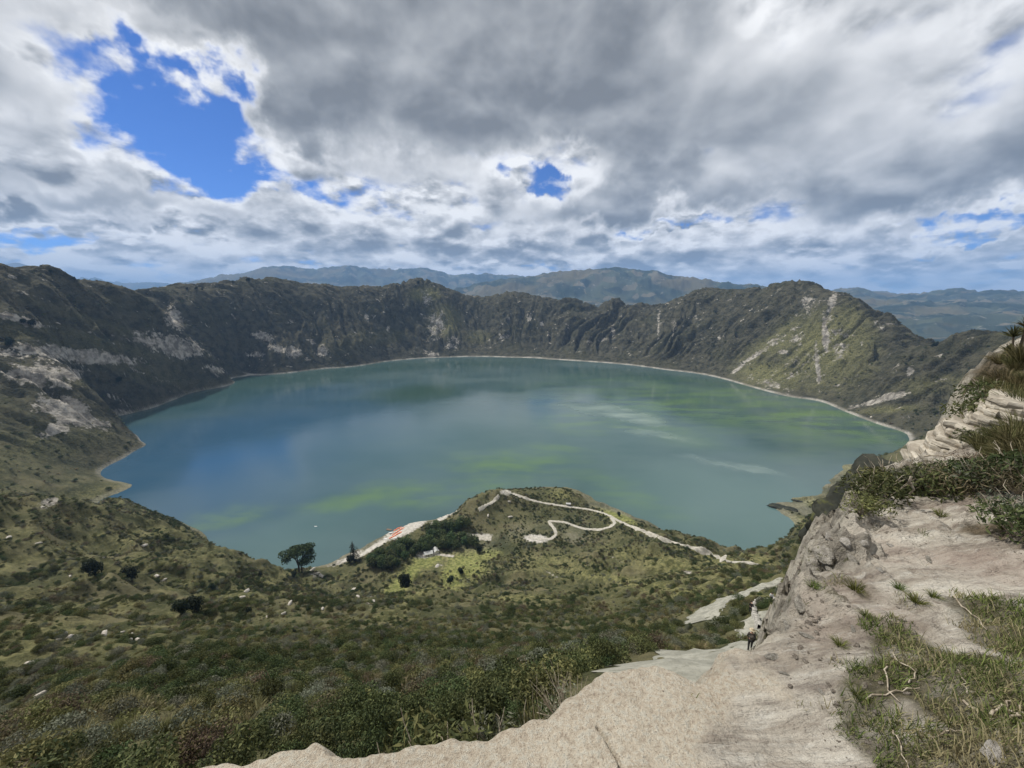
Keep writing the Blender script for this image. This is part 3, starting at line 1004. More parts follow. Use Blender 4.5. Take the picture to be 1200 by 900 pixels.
def lblobs(lst, x, y):
    """patches on the ledge, circles of ground in metres"""
    out = np.zeros(len(x))
    cx, cy, cz, _ = on_ledge([b[0] for b in lst], [b[1] for b in lst])
    for k, bb in enumerate(lst):
        sl = math.sqrt(cx[k] ** 2 + cy[k] ** 2 + (cz[k] - EYE) ** 2)
        rx = bb[2] / F * cy[k] * 1.02 + .02
        ry = bb[3] / F * sl * 1.35 + .02
        a = math.atan2(cx[k], cy[k]) * .6
        t = (x - cx[k]) * math.cos(a) - (y - cy[k]) * math.sin(a)
        r = (x - cx[k]) * math.sin(a) + (y - cy[k]) * math.cos(a)
        out = np.maximum(out, np.clip(1.5 - np.sqrt((t / rx) ** 2 + (r / ry) ** 2), 0, 1) * bb[4])
    return out


GRASSY = [(1100, 800, 60, 45, 1), (1180, 735, 40, 40, 1), (1060, 765, 40, 26, .8), (1150, 860, 60, 50, .9), (1060, 850, 50, 40, .8), (1190, 850, 40, 60, 1), (1020, 800, 26, 16, .6), (1130, 780, 50, 30, .9), (1040, 740, 26, 12, .7), (1020, 870, 26, 30, .6), (1000, 830, 14, 30, .5),
          (1005, 690, 26, 10, .45), (960, 690, 14, 10, .4), (1140, 705, 24, 9, .55), (985, 752, 12, 8, .5), (930, 720, 20, 12, .3), (1060, 700, 16, 6, .4)]
SCRUBBY = [(1080, 560, 80, 12, 1), (1170, 560, 50, 14, 1), (1180, 500, 30, 34, 1), (1190, 440, 24, 34, 1), (1150, 480, 10, 20, .8), (1040, 572, 26, 12, .9), (1185, 620, 26, 26, .7)]
x, y = LV[:, 0], LV[:, 1]
lr = .35 * fbm(x * 4, y * 4, 4, 231)
grass_m = lblobs(GRASSY, x, y)
scrub_m = lblobs(SCRUBBY, x, y)
lme = mesh_from('rock_ledge', LV, remap[LF], (), True)
fattr(lme, 'turf', sstep(grass_m + lr, .3, .8) * (lsd < .05))
fattr(lme, 'litter', sstep(scrub_m + lr, .3, .7))
fattr(lme, 'face', sstep(lsd + .12 * lr, .0, .22))
fattr(lme, 'slab', (1 - sstep(lthv + .25 * lr + .12 * np.clip(1.5 - lDv, -1, 1), R(32), R(38.5))) * (1 - sstep(lDv, 1.8, 2.6)))
mlg, T, b = material('sandy tuff', 0.95, 0.12)
P = T.pos()
nb = T.noise(P, 1.1, 5, .6)
nm = T.noise(P, 6.0, 5, .62)
nf = T.noise(P, 42.0, 5, .7)
nv = T.noise(P, 160.0, 3, .7)
dg = T.vm('MULTIPLY', P, (1, 1, 1))
mp = T.n.new('ShaderNodeMapping')
mp.inputs['Rotation'].default_value = (0, 0, R(38))
mp.inputs['Scale'].default_value = (.35, 1.6, 1.0)
T.set(mp.inputs['Vector'], P)
wk = T.noise(mp.outputs[0], 3.2, 6, .62)
pal = T.mix(T.ss(wk, .36, .64), (0.324, 0.279, 0.224), (0.600, 0.552, 0.461))
wk2 = T.noise(mp.outputs[0], 11.0, 6, .68)
pal = T.mix(T.m('MULTIPLY', T.ss(wk2, .50, .66), .55), pal, (.155, .125, .105))
pal = T.mix(T.m('MULTIPLY', T.ss(wk2, .48, .34), .5), pal, (0.660, 0.632, 0.550))
pal = T.mix(T.m('MULTIPLY', T.ss(nb, .52, .68), .6), pal, (0.372, 0.291, 0.237))
pal = T.mix(T.m('MULTIPLY', T.ss(nm, .56, .70), .5), pal, (.20, .165, .125))
slab = T.mix(T.ss(nb, .36, .62), (0.420, 0.360, 0.275), (0.516, 0.453, 0.352))
slab = T.mix(T.m('MULTIPLY', T.ss(nf, .48, .62), .45), slab, (0.660, 0.660, 0.563))
slab = T.mix(T.m('MULTIPLY', T.ss(nf, .46, .34), .5), slab, (.22, .17, .125))
slab = T.mix(T.m('MULTIPLY', T.ss(nv, .56, .66), .6), slab, (.15, .11, .085))
c = T.mix(T.attr('slab'), pal, slab)
c = T.mix(T.m('MULTIPLY', T.ss(nf, .54, .66), .35), c, (.17, .135, .105))
fc = T.mix(T.ss(T.noise(P, 3.5, 6, .62), .38, .62), (.21, .19, .155), (.48, .44, .36))
fc = T.mix(T.m('MULTIPLY', T.ss(nm, .56, .66), .8), fc, (.085, .085, .035))
c = T.mix(T.m('MULTIPLY', T.attr('face'), .92), c, fc)
c = T.mix(T.m('MULTIPLY', T.attr('turf'), T.ss(nm, .30, .58, .45, .95)), c, T.mix(T.ss(nf, .4, .6), (.055, .050, .026), (.13, .115, .065)))
c = T.mix(T.attr('litter'), c, T.mix(T.ss(nm, .4, .62), (.045, .040, .025), (.17, .135, .09)))
T.set(b.inputs['Base Color'], c)
nsl = T.m('SUBTRACT', 1.0, T.m('MULTIPLY', T.attr('slab'), .75))
hb = T.m('ADD', T.m('MULTIPLY', nf, .7), T.m('MULTIPLY', T.m('MULTIPLY', T.m('SUBTRACT', nm, .5), nsl), 2.6))
hb = T.m('ADD', hb, T.m('MULTIPLY', nv, .35))
hb = T.m('ADD', hb, T.m('MULTIPLY', T.m('SUBTRACT', wk, .5), T.m('SUBTRACT', 4.0, T.m('MULTIPLY', T.attr('slab'), 3.8))))
hb = T.m('ADD', hb, T.m('MULTIPLY', T.m('MULTIPLY', T.m('SUBTRACT', wk2, .5), nsl), 3.0))
T.set(b.inputs['Normal'], T.bump(hb, 1.0, .03))
lme.materials.append(mlg)
tag(link('rock_ledge', lme), kind='structure')
print('ledge quads', len(LF))


# ------------------------------------------------------------------ paths on the slope
mpath, T, b = material('pale trail dust', .95, .1)
P = T.pos()
n1 = T.noise(P, .5, 5, .6)
n2 = T.noise(P, 3.0, 5, .65)
c = T.mix(T.ss(n1, .35, .65), (.28, .26, .21), (.46, .43, .365))
T.set(b.inputs['Base Color'], T.mix(T.m('MULTIPLY', T.ss(n2, .52, .66), .5), c, (.28, .25, .2)))
mgpath, T, b = material('grey trail sand', .95, .1)
P = T.pos()
n1 = T.noise(P, .8, 5, .6)
n2 = T.noise(P, 5.0, 5, .65)
c = T.mix(T.ss(n1, .35, .65), (.22, .215, .175), (.33, .32, .265))
T.set(b.inputs['Base Color'], T.mix(T.m('MULTIPLY', T.ss(n2, .5, .66), .5), c, (.17, .165, .13)))
T.set(b.inputs['Normal'], T.bump(n2, .7, .15))

PATHPTS = []          # x, y, half width: plants keep clear of these


def resample(p, step):
    p = np.asarray(p, float)
    s = np.r_[0, np.cumsum(np.hypot(*np.diff(p[:, :2], axis=0).T))]
    n = max(3, int(s[-1] / step) + 1)
    q = np.linspace(0, s[-1], n)
    o = np.stack([np.interp(q, s, p[:, i]) for i in range(p.shape[1])], 1)
    for _ in range(3):
        o[1:-1] = (o[:-2] + 2 * o[1:-1] + o[2:]) / 4
    return o


def trail(name, pix, width, mat, lift, step=1.5, taper=False, far=900):
    pp = np.asarray(pix, float)
    t = np.linspace(0, len(pp) - 1, (len(pp) - 1) * 6 + 1)
    pxs, pys = np.interp(t, np.arange(len(pp)), pp[:, 0]), np.interp(t, np.arange(len(pp)), pp[:, 1])
    gx, gy, gz, _ = ground(pxs, pys, far)
    ln = resample(np.stack([gx, gy], 1), step)
    d_ = np.gradient(ln, axis=0)
    d_ /= np.linalg.norm(d_, axis=1)[:, None] + 1e-9
    nrm = np.stack([-d_[:, 1], d_[:, 0]], 1)
    n = len(ln)
    w_ = width / 2 * (1 + .28 * fbm(np.arange(n) * .21, np.zeros(n) + width, 3, 301))
    if taper:
        w_ *= np.clip(np.minimum(np.arange(n), np.arange(n)[::-1]) / (n * .25), .25, 1)
    k = 7
    rows = []
    for j, f in enumerate(np.linspace(-1, 1, k)):
        off = f * w_ * (1 + (.25 * fbm(np.arange(n) * .5, np.zeros(n) + j, 2, 303) if j in (0, k - 1) else 0))
        q = ln + nrm * off[:, None]
        rows.append(np.c_[q, zat(q[:, 0], q[:, 1]) + lift * (1.0 if 0 < j < k - 1 else .4)])
    Vp = np.stack(rows, 1).reshape(-1, 3)
    o = link(name, mesh_from(name, Vp, grid_faces(n, k)[:, ::-1], (mat,), True))
    tag(o, kind='structure')
    for q in ln:
        PATHPTS.append((q[0], q[1], width / 2 + .5))
    return ln


trail('path', [(561, 598), (570, 592), (578, 588), (585, 581)], 4.0, mpath, .5)
trail('path', [(592, 577), (602, 579), (613, 583), (626, 587), (640, 590), (660, 593), (690, 597), (706, 601), (718, 606)], 4.2, mpath, .5)
trail('path', [(620, 629), (630, 632), (645, 632), (652, 627), (650, 620), (645, 614), (643, 611), (650, 611), (662, 612), (672, 616), (685, 620), (702, 621), (714, 618), (721, 613), (716, 607)], 4.2, mpath, .5)
trail('path', [(716, 606), (724, 610), (735, 615), (750, 621), (770, 628), (785, 635), (800, 639), (815, 643), (830, 648), (850, 657)], 5.0, mpath, .5)
trail('path', [(533, 629), (545, 629), (560, 630), (576, 631)], 9.0, mpath, .5, taper=False)
trail('path', [(850, 657), (862, 659), (873, 659), (886, 661)], 3.0, mpath, .4)
trail('path', [(500, 646), (515, 650), (532, 652)], 4.0, mpath, .4)
PA = trail('path', [(824, 728), (826, 717), (840, 708), (862, 699), (884, 690), (905, 681)], 5.0, mgpath, .14, .6, far=130)
PB = trail('path', [(905, 716), (898, 724), (893, 735), (891, 748)], 4.2, mgpath, .14, .5, far=90)
PC = trail('path', [(805, 805), (818, 785), (836, 773), (858, 764), (890, 756), (915, 750)], 6.4, mgpath, .12, .5, far=70)

# ------------------------------------------------------------------ plants
def leafmat(name, dark, lite, tint=.25, rough=.75):
    m, T, b = material(name, rough, .15)
    r = T.n.new('ShaderNodeObjectInfo').outputs['Random']
    lv = T.attr('leaf')
    c = T.mix(T.ss(lv, .1, .95), dark, lite)
    h = T.n.new('ShaderNodeHueSaturation')
    T.set(h.inputs['Hue'], T.m('ADD', .5, T.m('MULTIPLY', T.m('SUBTRACT', r, .5), .07)))
    T.set(h.inputs['Value'], T.m('ADD', 1 - tint, T.m('MULTIPLY', T.m('FRACT', T.m('MULTIPLY', r, 7.3)), tint * 2)))
    T.set(h.inputs['Color'], c)
    T.set(b.inputs['Base Color'], h.outputs[0])
    tr = T.n.new('ShaderNodeBsdfTranslucent')
    T.set(tr.inputs[0], h.outputs[0])
    mx = T.n.new('ShaderNodeMixShader')
    mx.inputs[0].default_value = .22
    T.l.new(b.outputs[0], mx.inputs[1])
    T.l.new(tr.outputs[0], mx.inputs[2])
    T.l.new(mx.outputs[0], T.n['Material Output'].inputs[0])
    return m


ML = {
    'dark': leafmat('dark shrub leaves', (0.03, 0.042, 0.016), (0.095, 0.112, 0.042)),
    'olive': leafmat('olive shrub leaves', (0.06, 0.066, 0.024), (0.165, 0.162, 0.062)),
    'grey': leafmat('grey green shrub leaves', (0.065, 0.072, 0.046), (0.185, 0.19, 0.135)),
    'brown': leafmat('dry brown shrub leaves', (0.062, 0.05, 0.03), (0.165, 0.135, 0.08)),
    'straw': leafmat('straw tussock blades', (0.12, 0.11, 0.05), (0.32, 0.29, 0.15)),
    'pine': leafmat('dark conifer foliage', (0.012, 0.018, 0.01), (0.036, 0.046, 0.022)),
    'tree': leafmat('tree foliage', (0.026, 0.04, 0.016), (0.085, 0.105, 0.038)),
    'grove': leafmat('grove foliage', (0.036, 0.058, 0.024), (0.105, 0.135, 0.05)),
    'turf': leafmat('ledge grass blades', (.040, .058, .012), (.165, .190, .055)),
    'moundgrass': leafmat('mound grass blades', (.055, .055, .020), (.22, .20, .095)),
    'aloe': leafmat('spiky plant leaves', (.060, .060, .028), (.16, .15, .075)),
}
mbark, T, b = material('bark', .9, .1)
n1 = T.noise(T.vm('MULTIPLY', T.pos(), (3, 3, .6)), 3.0, 5, .6)
T.set(b.inputs['Base Color'], T.mix(n1, (.045, .036, .026), (.14, .115, .085)))
mtwig, T, b = material('dry twig', .85, .15)
n1 = T.noise(T.pos(), 30.0, 4, .6)
T.set(b.inputs['Base Color'], T.mix(T.ss(n1, .3, .7), (.17, .135, .095), (.40, .35, .27)))


def leaf_arrays(n, lobes, size, seed, out=.9, aspect=.42, fill=.35, droop=0.0):
    """leaves over the outside of a set of lobes (centre, radii)"""
    g = np.random.default_rng(seed)
    lob = np.array([[*c, *(r if hasattr(r, '__len__') else (r, r, r))] for c, r in lobes], float)
    wts = lob[:, 3] * lob[:, 4]
    k = g.choice(len(lob), n, p=wts / wts.sum())
    v = g.normal(size=(n, 3))
    v /= np.linalg.norm(v, axis=1)[:, None]
    v[:, 2] = np.where(v[:, 2] < -.45, -v[:, 2], v[:, 2])
    rad = np.where(g.random(n) < fill, g.random(n) ** .4, 1 - .16 * g.random(n) + .10 * g.random(n))
    c = lob[k, :3] + v * lob[k, 3:] * rad[:, None]
    nr = v * out + g.normal(size=(n, 3)) * .75
    nr /= np.linalg.norm(nr, axis=1)[:, None]
    t = np.cross(nr, g.normal(size=(n, 3)))
    t[:, 2] -= droop
    t /= np.linalg.norm(t, axis=1)[:, None]
    s = np.cross(nr, t)
    L = size * (.6 + .8 * g.random(n))[:, None]
    W = L * aspect
    Vq = np.stack([c - t * L, c + s * W, c + t * L, c - s * W], 1)
    return Vq.reshape(-1, 3), np.arange(4 * n).reshape(n, 4), np.repeat(g.random(n), 4)


def leaf_mesh(name, n, lobes, size, seed, mat, **k):
    Vq, Fq_, sh = leaf_arrays(n, lobes, size, seed, **k)
    m = mesh_from(name, Vq, Fq_, (mat,))
    fattr(m, 'leaf', sh)
    return m


def blade_arrays(base, tip, wid, bend, seed):
    """grass blades: 3 cross sections each, bending over"""
    g = np.random.default_rng(seed)
    n = len(base)
    ax = tip - base
    s = np.cross(ax, g.normal(size=(n, 3)))
    s /= np.linalg.norm(s, axis=1)[:, None] + 1e-9
    L = np.linalg.norm(ax, axis=1)
    mid = base + ax * .55 + np.c_[np.zeros((n, 2)), L * bend]
    w_ = np.asarray(wid).reshape(-1, 1) * np.ones((n, 1))
    Vb = np.stack([base - s * w_, base + s * w_, mid + s * w_ * .7, mid - s * w_ * .7, tip], 1).reshape(-1, 3)
    i = np.arange(n)[:, None] * 5
    F3 = np.concatenate([i + np.array([[0, 1, 2]]), i + np.array([[0, 2, 3]]), i + np.array([[3, 2, 4]])])
    return Vb, F3, np.repeat(g.random(n), 5)


def tussock_mesh(name, n, h, spread, wid, seed, mat):
    g = np.random.default_rng(seed)
    a = g.random(n) * 6.283
    r0 = .12 * np.sqrt(g.random(n)) * spread * 2
    lean = (g.random(n) ** .7) * spread
    base = np.c_[np.cos(a) * r0, np.sin(a) * r0, np.full(n, -.03 * h)]
    hh = h * (.5 + .6 * g.random(n)) * np.clip(1.05 - .35 * lean / max(spread, 1e-3), .3, 1)
    tip = base + np.c_[np.cos(a) * lean, np.sin(a) * lean, hh]
    Vb, F3, sh = blade_arrays(base, tip, wid, .16, seed + 1)
    m = mesh_from(name, Vb, F3, (mat,))
    fattr(m, 'leaf', sh)
    return m


def tube_arrays(pts, r0, r1, sides=6):
    pts = np.asarray(pts, float)
    n = len(pts)
    d_ = np.gradient(pts, axis=0)
    d_ /= np.linalg.norm(d_, axis=1)[:, None] + 1e-9
    ref = np.array([0, 0, 1.0]) if abs(d_[0, 2]) < .8 else np.array([1.0, 0, 0])
    s = np.cross(d_, ref)
    s /= np.linalg.norm(s, axis=1)[:, None] + 1e-9
    t = np.cross(d_, s)
    rr_ = np.linspace(r0, r1, n)[:, None, None]
    a = np.linspace(0, 2 * np.pi, sides, endpoint=False)
    Vt = pts[:, None] + rr_ * (np.cos(a)[None, :, None] * s[:, None] + np.sin(a)[None, :, None] * t[:, None])
    Ft = grid_faces(n, sides, True)
    return Vt.reshape(-1, 3), Ft


def tubes_mesh(name, lst, mat):
    VV, FF, o = [], [], 0
    for pts, r0, r1 in lst:
        v, f = tube_arrays(pts, r0, r1)
        VV.append(v)
        FF.append(f + o)
        o += len(v)
    return mesh_from(name, np.concatenate(VV), np.concatenate(FF), (mat,), True)


def shrub_lobes(seed, flat=.8, n=7):
    g = np.random.default_rng(seed)
    out = []
    for i in range(n):
        a = g.random() * 6.28
        r = .58 * math.sqrt(g.random())
        rad = .34 + .26 * g.random()
        out.append(((r * math.cos(a), r * math.sin(a), (.34 + .38 * g.random() * (1 - r * .6)) * flat), (rad, rad, rad * .85)))
    return out


PROTO = [
    ('shrub', leaf_mesh('dark_shrub', 1500, shrub_lobes(1), .062, 401, ML['dark'])),
    ('shrub', leaf_mesh('dark_tall_shrub', 1500, shrub_lobes(2, 1.25), .06, 402, ML['dark'], droop=-.5)),
    ('shrub', leaf_mesh('olive_shrub', 1400, shrub_lobes(3, .75), .062, 403, ML['olive'])),
    ('shrub', leaf_mesh('grey_shrub', 1400, shrub_lobes(4, .8), .055, 404, ML['grey'], fill=.5)),
    ('shrub', leaf_mesh('brown_shrub', 1200, shrub_lobes(5, .7), .055, 405, ML['brown'], fill=.6)),
    ('tussock', tussock_mesh('straw_tussock', 260, .75, .75, .014, 406, ML['straw'])),
    ('tussock', tussock_mesh('olive_tussock', 240, .65, .8, .016, 407, ML['olive'])),
]
SHRUB_TEXT = [('dark green leafy shrub', 'dense rounded shrub with dark green leaves in the scrub below the ledge'),
              ('dark green upright shrub', 'upright shrub with dark green leaves in the scrub below the ledge'),
              ('olive green shrub', 'low spreading shrub with olive green leaves in the scrub below the ledge'),
              ('grey green shrub', 'shrub with pale grey green leaves in the scrub below the ledge'),
              ('dry brown shrub', 'dry looking brown shrub in the scrub below the ledge'),
              ('straw tussock', 'straw coloured grass tussock in the scrub below the ledge'),
              ('olive tussock', 'olive grass tussock in the scrub below the ledge')]


def scatter(name, P_, rz, scl, idx, protos, tilt=.15):
    """one object: plants too many to count, set on the ground by a geometry nodes modifier"""
    coll = bpy.data.collections.new(name + '_sources')
    for i, m_ in enumerate(protos):
        coll.objects.link(bpy.data.objects.new('%s_%02d' % (name, i), m_))
    m_ = bpy.data.meshes.new(name)
    m_.vertices.add(len(P_))
    m_.vertices.foreach_set('co', np.asarray(P_, np.float32).ravel())
    a = m_.attributes.new('rot', 'FLOAT_VECTOR', 'POINT')
    g = np.random.default_rng(5)
    a.data.foreach_set('vector', np.c_[g.normal(size=(len(P_), 2)) * tilt, rz].astype(np.float32).ravel())
    a = m_.attributes.new('scl', 'FLOAT_VECTOR', 'POINT')
    a.data.foreach_set('vector', np.asarray(scl, np.float32).ravel())
    a = m_.attributes.new('pick', 'INT', 'POINT')
    a.data.foreach_set('value', np.asarray(idx, np.int32))
    m_.update()
    ng = bpy.data.node_groups.new(name, 'GeometryNodeTree')
    ng.interface.new_socket('Geometry', in_out='INPUT', socket_type='NodeSocketGeometry')
    ng.interface.new_socket('Geometry', in_out='OUTPUT', socket_type='NodeSocketGeometry')
    N = ng.nodes
    gi, go = N.new('NodeGroupInput'), N.new('NodeGroupOutput')
    iop = N.new('GeometryNodeInstanceOnPoints')
    ci = N.new('GeometryNodeCollectionInfo')
    ci.inputs['Collection'].default_value = coll
    ci.inputs['Separate Children'].default_value = True
    ci.inputs['Reset Children'].default_value = True
    iop.inputs['Pick Instance'].default_value = True

    def na(nm, typ):
        q_ = N.new('GeometryNodeInputNamedAttribute')
        q_.data_type = typ
        q_.inputs['Name'].default_value = nm
        return q_.outputs[0]
    e2r = N.new('FunctionNodeEulerToRotation')
    ng.links.new(na('rot', 'FLOAT_VECTOR'), e2r.inputs[0])
    ng.links.new(gi.outputs[0], iop.inputs['Points'])
    ng.links.new(ci.outputs[0], iop.inputs['Instance'])
    ng.links.new(e2r.outputs[0], iop.inputs['Rotation'])
    ng.links.new(na('scl', 'FLOAT_VECTOR'), iop.inputs['Scale'])
    ng.links.new(na('pick', 'INT'), iop.inputs['Instance Index'])
    ng.links.new(iop.outputs[0], go.inputs[0])
    o = link(name, m_)
    md = o.modifiers.new('scatter', 'NODES')
    md.node_group = ng
    return tag(o, kind='stuff')


# where plants grow: sample the terrain faces by area and by what covers them
fv = V[Fq]
fc_ = fv.mean(1)
farea = np.linalg.norm(np.cross(fv[:, 2] - fv[:, 0], fv[:, 3] - fv[:, 1]), axis=1) / 2
fD = tD[Fq].mean(1)
fth = tth[Fq].mean(1)
f_l, f_p, f_b = light[Fq].mean(1), pale[Fq].mean(1), beach[Fq].mean(1)
clump = .7 * fbm(fc_[:, 0] / 16, fc_[:, 1] / 16, 4, 501, .6) + .7 * fbm(fc_[:, 0] / 65, fc_[:, 1] / 65, 3, 502)
dens = np.where(fD < 45, 1.7, np.where(fD < 110, .75, np.where(fD < 240, .50, np.where(fD < 360, .26, np.where(fD < 700, .30, .010)))))
dens = dens * np.clip(.50 + 1.7 * clump, np.where(fD < 60, .7, np.where(fD < 110, .35, .07)), 2.2)
dens *= (1 - .8 * meadow[Fq].mean(1))
dens *= (1 - np.where(fD < 70, .35, .88) * np.clip(f_l, 0, 1)) * (1 - f_p) ** 2 * (1 - f_b) ** 3
dens *= (fc_[:, 2] > 3) * (np.abs(fth) < R(63)) * (fD > 8.5) * (fD < 2400)
PP = np.array(PATHPTS)
lam = farea * dens
cnt = rng.poisson(lam)
fi = np.repeat(np.arange(len(Fq)), cnt)
uu, vv_ = rng.random(len(fi)), rng.random(len(fi))
q_ = fv[fi]
SPT = (q_[:, 0] * ((1 - uu) * (1 - vv_))[:, None] + q_[:, 1] * (uu * (1 - vv_))[:, None] + q_[:, 2] * (uu * vv_)[:, None] + q_[:, 3] * ((1 - uu) * vv_)[:, None])
ok = np.ones(len(SPT), bool)
sD = np.hypot(SPT[:, 0], SPT[:, 1])
nearp = np.where(sD < 560)[0]
for i in range(0, len(nearp), 20000):
    m_ = nearp[i:i + 20000]
    d2 = np.hypot(SPT[m_, 0][:, None] - PP[None, :, 0], SPT[m_, 1][:, None] - PP[None, :, 1]) - PP[None, :, 2]
    ok[m_] = d2.min(1) > .2
SPT, fi, sD = SPT[ok], fi[ok], sD[ok]
n_ = len(SPT)
cl2 = fbm(SPT[:, 0] / 22, SPT[:, 1] / 22, 3, 503) + .35 * rng.normal(size=n_)
r_ = rng.random(n_)
idx = np.where(cl2 > .25, np.where(r_ < .6, 0, 1), np.where(cl2 > -.1, np.where(r_ < .45, 2, np.where(r_ < .75, 3, 0)), np.where(cl2 > -.4, np.where(r_ < .4, 4, np.where(r_ < .7, 3, 2)), np.where(r_ < .6, 5, 6))))
big = np.where(sD < 45, .80, np.where(sD < 110, .85, np.where(sD < 240, 1.15, np.where(sD < 700, 1.5, 3.0))))
size = big * np.where(sD < 110, .55 + .9 * rng.random(n_) ** 1.6, .32 + 1.25 * rng.random(n_) ** 2.4) * np.where(idx >= 5, .85, 1)
scl = np.c_[size, size, size * (.75 + .4 * rng.random(n_))]
rz = rng.random(n_) * 6.283
SPT[:, 2] -= .06 * size
print('plants', n_)
# the 300 that show largest are plants of their own
appear = size / np.hypot(sD, EYE - SPT[:, 2])
sth = np.arctan2(SPT[:, 0], SPT[:, 1])
occ = (np.abs(sth) > R(61))
rank = np.where(occ, 0, appear)
own = np.argsort(-rank)[:900]
# keep to those the ledge does not hide
own = [i for i in own]
ox = np.array([SPT[i, 0] for i in own])
oy = np.array([SPT[i, 1] for i in own])
oz = np.array([SPT[i, 2] + size[i] * .6 for i in own])
tt_ = np.linspace(.04, .96, 60)
lx, ly = ox[:, None] * tt_, oy[:, None] * tt_
lzr = EYE + (oz - EYE)[:, None] * tt_
dl = np.hypot(lx, ly)
hid = ((ledge_h(np.arctan2(lx, ly), np.maximum(dl, .3)) > lzr) & (dl < 16)).any(1)
ccz = (oy * CP - (oz - EYE) * SP)
ppx = 600 + F * ox / ccz
ppy = 450 - F * ((oz - EYE) * CP + oy * SP) / ccz
own = [i for k_, i in enumerate(own) if not hid[k_] and 0 < ppx[k_] < 1200 and ppy[k_] < 898][:300]
sel = np.zeros(n_, bool)
px_all = 600 + F * SPT[:, 0] / (SPT[:, 1] * CP - (SPT[:, 2] - EYE) * SP)
sel[own] = True
scatter('scrub', SPT[~sel], rz[~sel], scl[~sel], idx[~sel], [p[1] for p in PROTO])
for i in own:
    kind, pm = PROTO[idx[i]]
    o = link('grass_tussock' if kind == 'tussock' else 'shrub', pm, None, SPT[i], rz[i], tuple(scl[i]))
    grp, lab = SHRUB_TEXT[idx[i]]
    k_ = int(np.where(np.array(own) == i)[0][0])
    if px_all[i] < 150:
        zone = 'in the lower left corner of the slope'
    elif px_all[i] < 330:
        zone = 'on the slope left of the slab tip'
    elif px_all[i] < 520:
        zone = 'just below the left part of the slab lip'
    elif px_all[i] < 700:
        zone = 'just below the middle of the slab lip'
    else:
        zone = 'beside the grey paths near the cliff'
    sz = 'large' if size[i] > 1.25 * big[i] else 'small' if size[i] < .9 * big[i] else 'middle sized'
    tag(o, '%s %s %s' % (sz, grp, zone), 'grass tussock' if kind == 'tussock' else 'shrub', '%s %ss %s' % (sz, grp, zone))


# ------------------------------------------------------------------ plants of the ledge
def on_l(px, py):
    a = on_ledge([px], [py])
    return Vector((a[0][0], a[1][0], a[2][0]))


# short grass and herbs growing in patches on the ledge: nobody could count the blades
lf = LV[remap[LF]]
lfc = lf.mean(1)
larea = np.linalg.norm(np.cross(lf[:, 2] - lf[:, 0], lf[:, 3] - lf[:, 1]), axis=1) / 2
gm = np.clip(lblobs(GRASSY, lfc[:, 0], lfc[:, 1]) + .55 * fbm(lfc[:, 0] * 4.5, lfc[:, 1] * 4.5, 4, 601), 0, 1.2)
gm = sstep(gm, .38, .85) * (.35 + .65 * sstep(fbm(lfc[:, 0] * 11, lfc[:, 1] * 11, 3, 602), -.35, .25))
gd = np.hypot(lfc[:, 0], lfc[:, 1])
gn = rng.poisson(larea * gm * np.where(gd < 2.2, 30000, 22000))
gi_ = np.repeat(np.arange(len(LF)), gn)
u1, v1 = rng.random(len(gi_)), rng.random(len(gi_))
q_ = lf[gi_]
GB = (q_[:, 0] * ((1 - u1) * (1 - v1))[:, None] + q_[:, 1] * (u1 * (1 - v1))[:, None] + q_[:, 2] * (u1 * v1)[:, None] + q_[:, 3] * ((1 - u1) * v1)[:, None])
if len(GB) > 90000:
    GB = GB[rng.permutation(len(GB))[:90000]]
ng_ = len(GB)
hh = (.010 + .036 * rng.random(ng_) ** 2.2)
an = rng.random(ng_) * 6.283
ln_ = hh * (.4 + 1.1 * rng.random(ng_))
tip = GB + np.c_[np.cos(an) * ln_, np.sin(an) * ln_, hh]
GB[:, 2] -= .004
bv_, bf_, bs_ = blade_arrays(GB, tip, (.0008 + .0014 * rng.random(ng_)), .2, 77)
gme = mesh_from('ledge_grass', bv_, bf_, (ML['turf'],))
dry = sstep(fbm(GB[:, 0] * 3, GB[:, 1] * 3, 3, 605) + .5 * rng.normal(size=ng_), -.25, .5)
fattr(gme, 'leaf', np.repeat(rng.random(ng_), 5))
fattr(gme, 'dry', np.repeat(dry, 5))
mt_ = ML['turf']
T = NT(mt_.node_tree)
hs = [n for n in mt_.node_tree.nodes if n.type == 'HUE_SAT'][0]
src = hs.inputs['Color'].links[0].from_socket
T.set(hs.inputs['Color'], T.mix(T.attr('dry'), src, (.24, .20, .115)))
tag(link('grass', gme), kind='stuff')
print('blades', ng_)

# single tufts on the bare sand
TUFTS = [(1003, 692, 20, 'small green grass tuft on bare sand nearest the cliff edge'), (1053, 690, 12, 'small green grass tuft on sand above the turf patch'), (1074, 706, 16, 'yellow green grass tuft on sand left of the long dry stick'),
         (1094, 700, 12, 'little dark grass tuft beside the long dry stick'), (985, 757, 14, 'small grass tuft alone on stony sand near the slab'), (1103, 605, 14, 'dark green tuft in the middle of the upper bare sand'),
         (1178, 620, 14, 'dark green tuft at the right end of the upper sand'), (1015, 722, 12, 'small olive tuft on stony sand by the turf'), (953, 688, 14, 'pale green tuft close to the broken cliff edge'), (1005, 815, 18, 'green grass tuft at the left edge of the turf by the slab')]
tm = tussock_mesh('tuft', 120, .5, .75, .014, 611, ML['turf'])
fattr(tm, 'dry', np.zeros(len(tm.vertices)))
for px, py, h, lab in TUFTS:
    p = on_l(px, py)
    s = h / F * (p - Vector((0, 0, EYE))).length * .8
    tag(link('grass_tuft', tm, None, p, rng.random() * 6, s), lab, 'grass tuft', 'grass tufts on the bare sand')

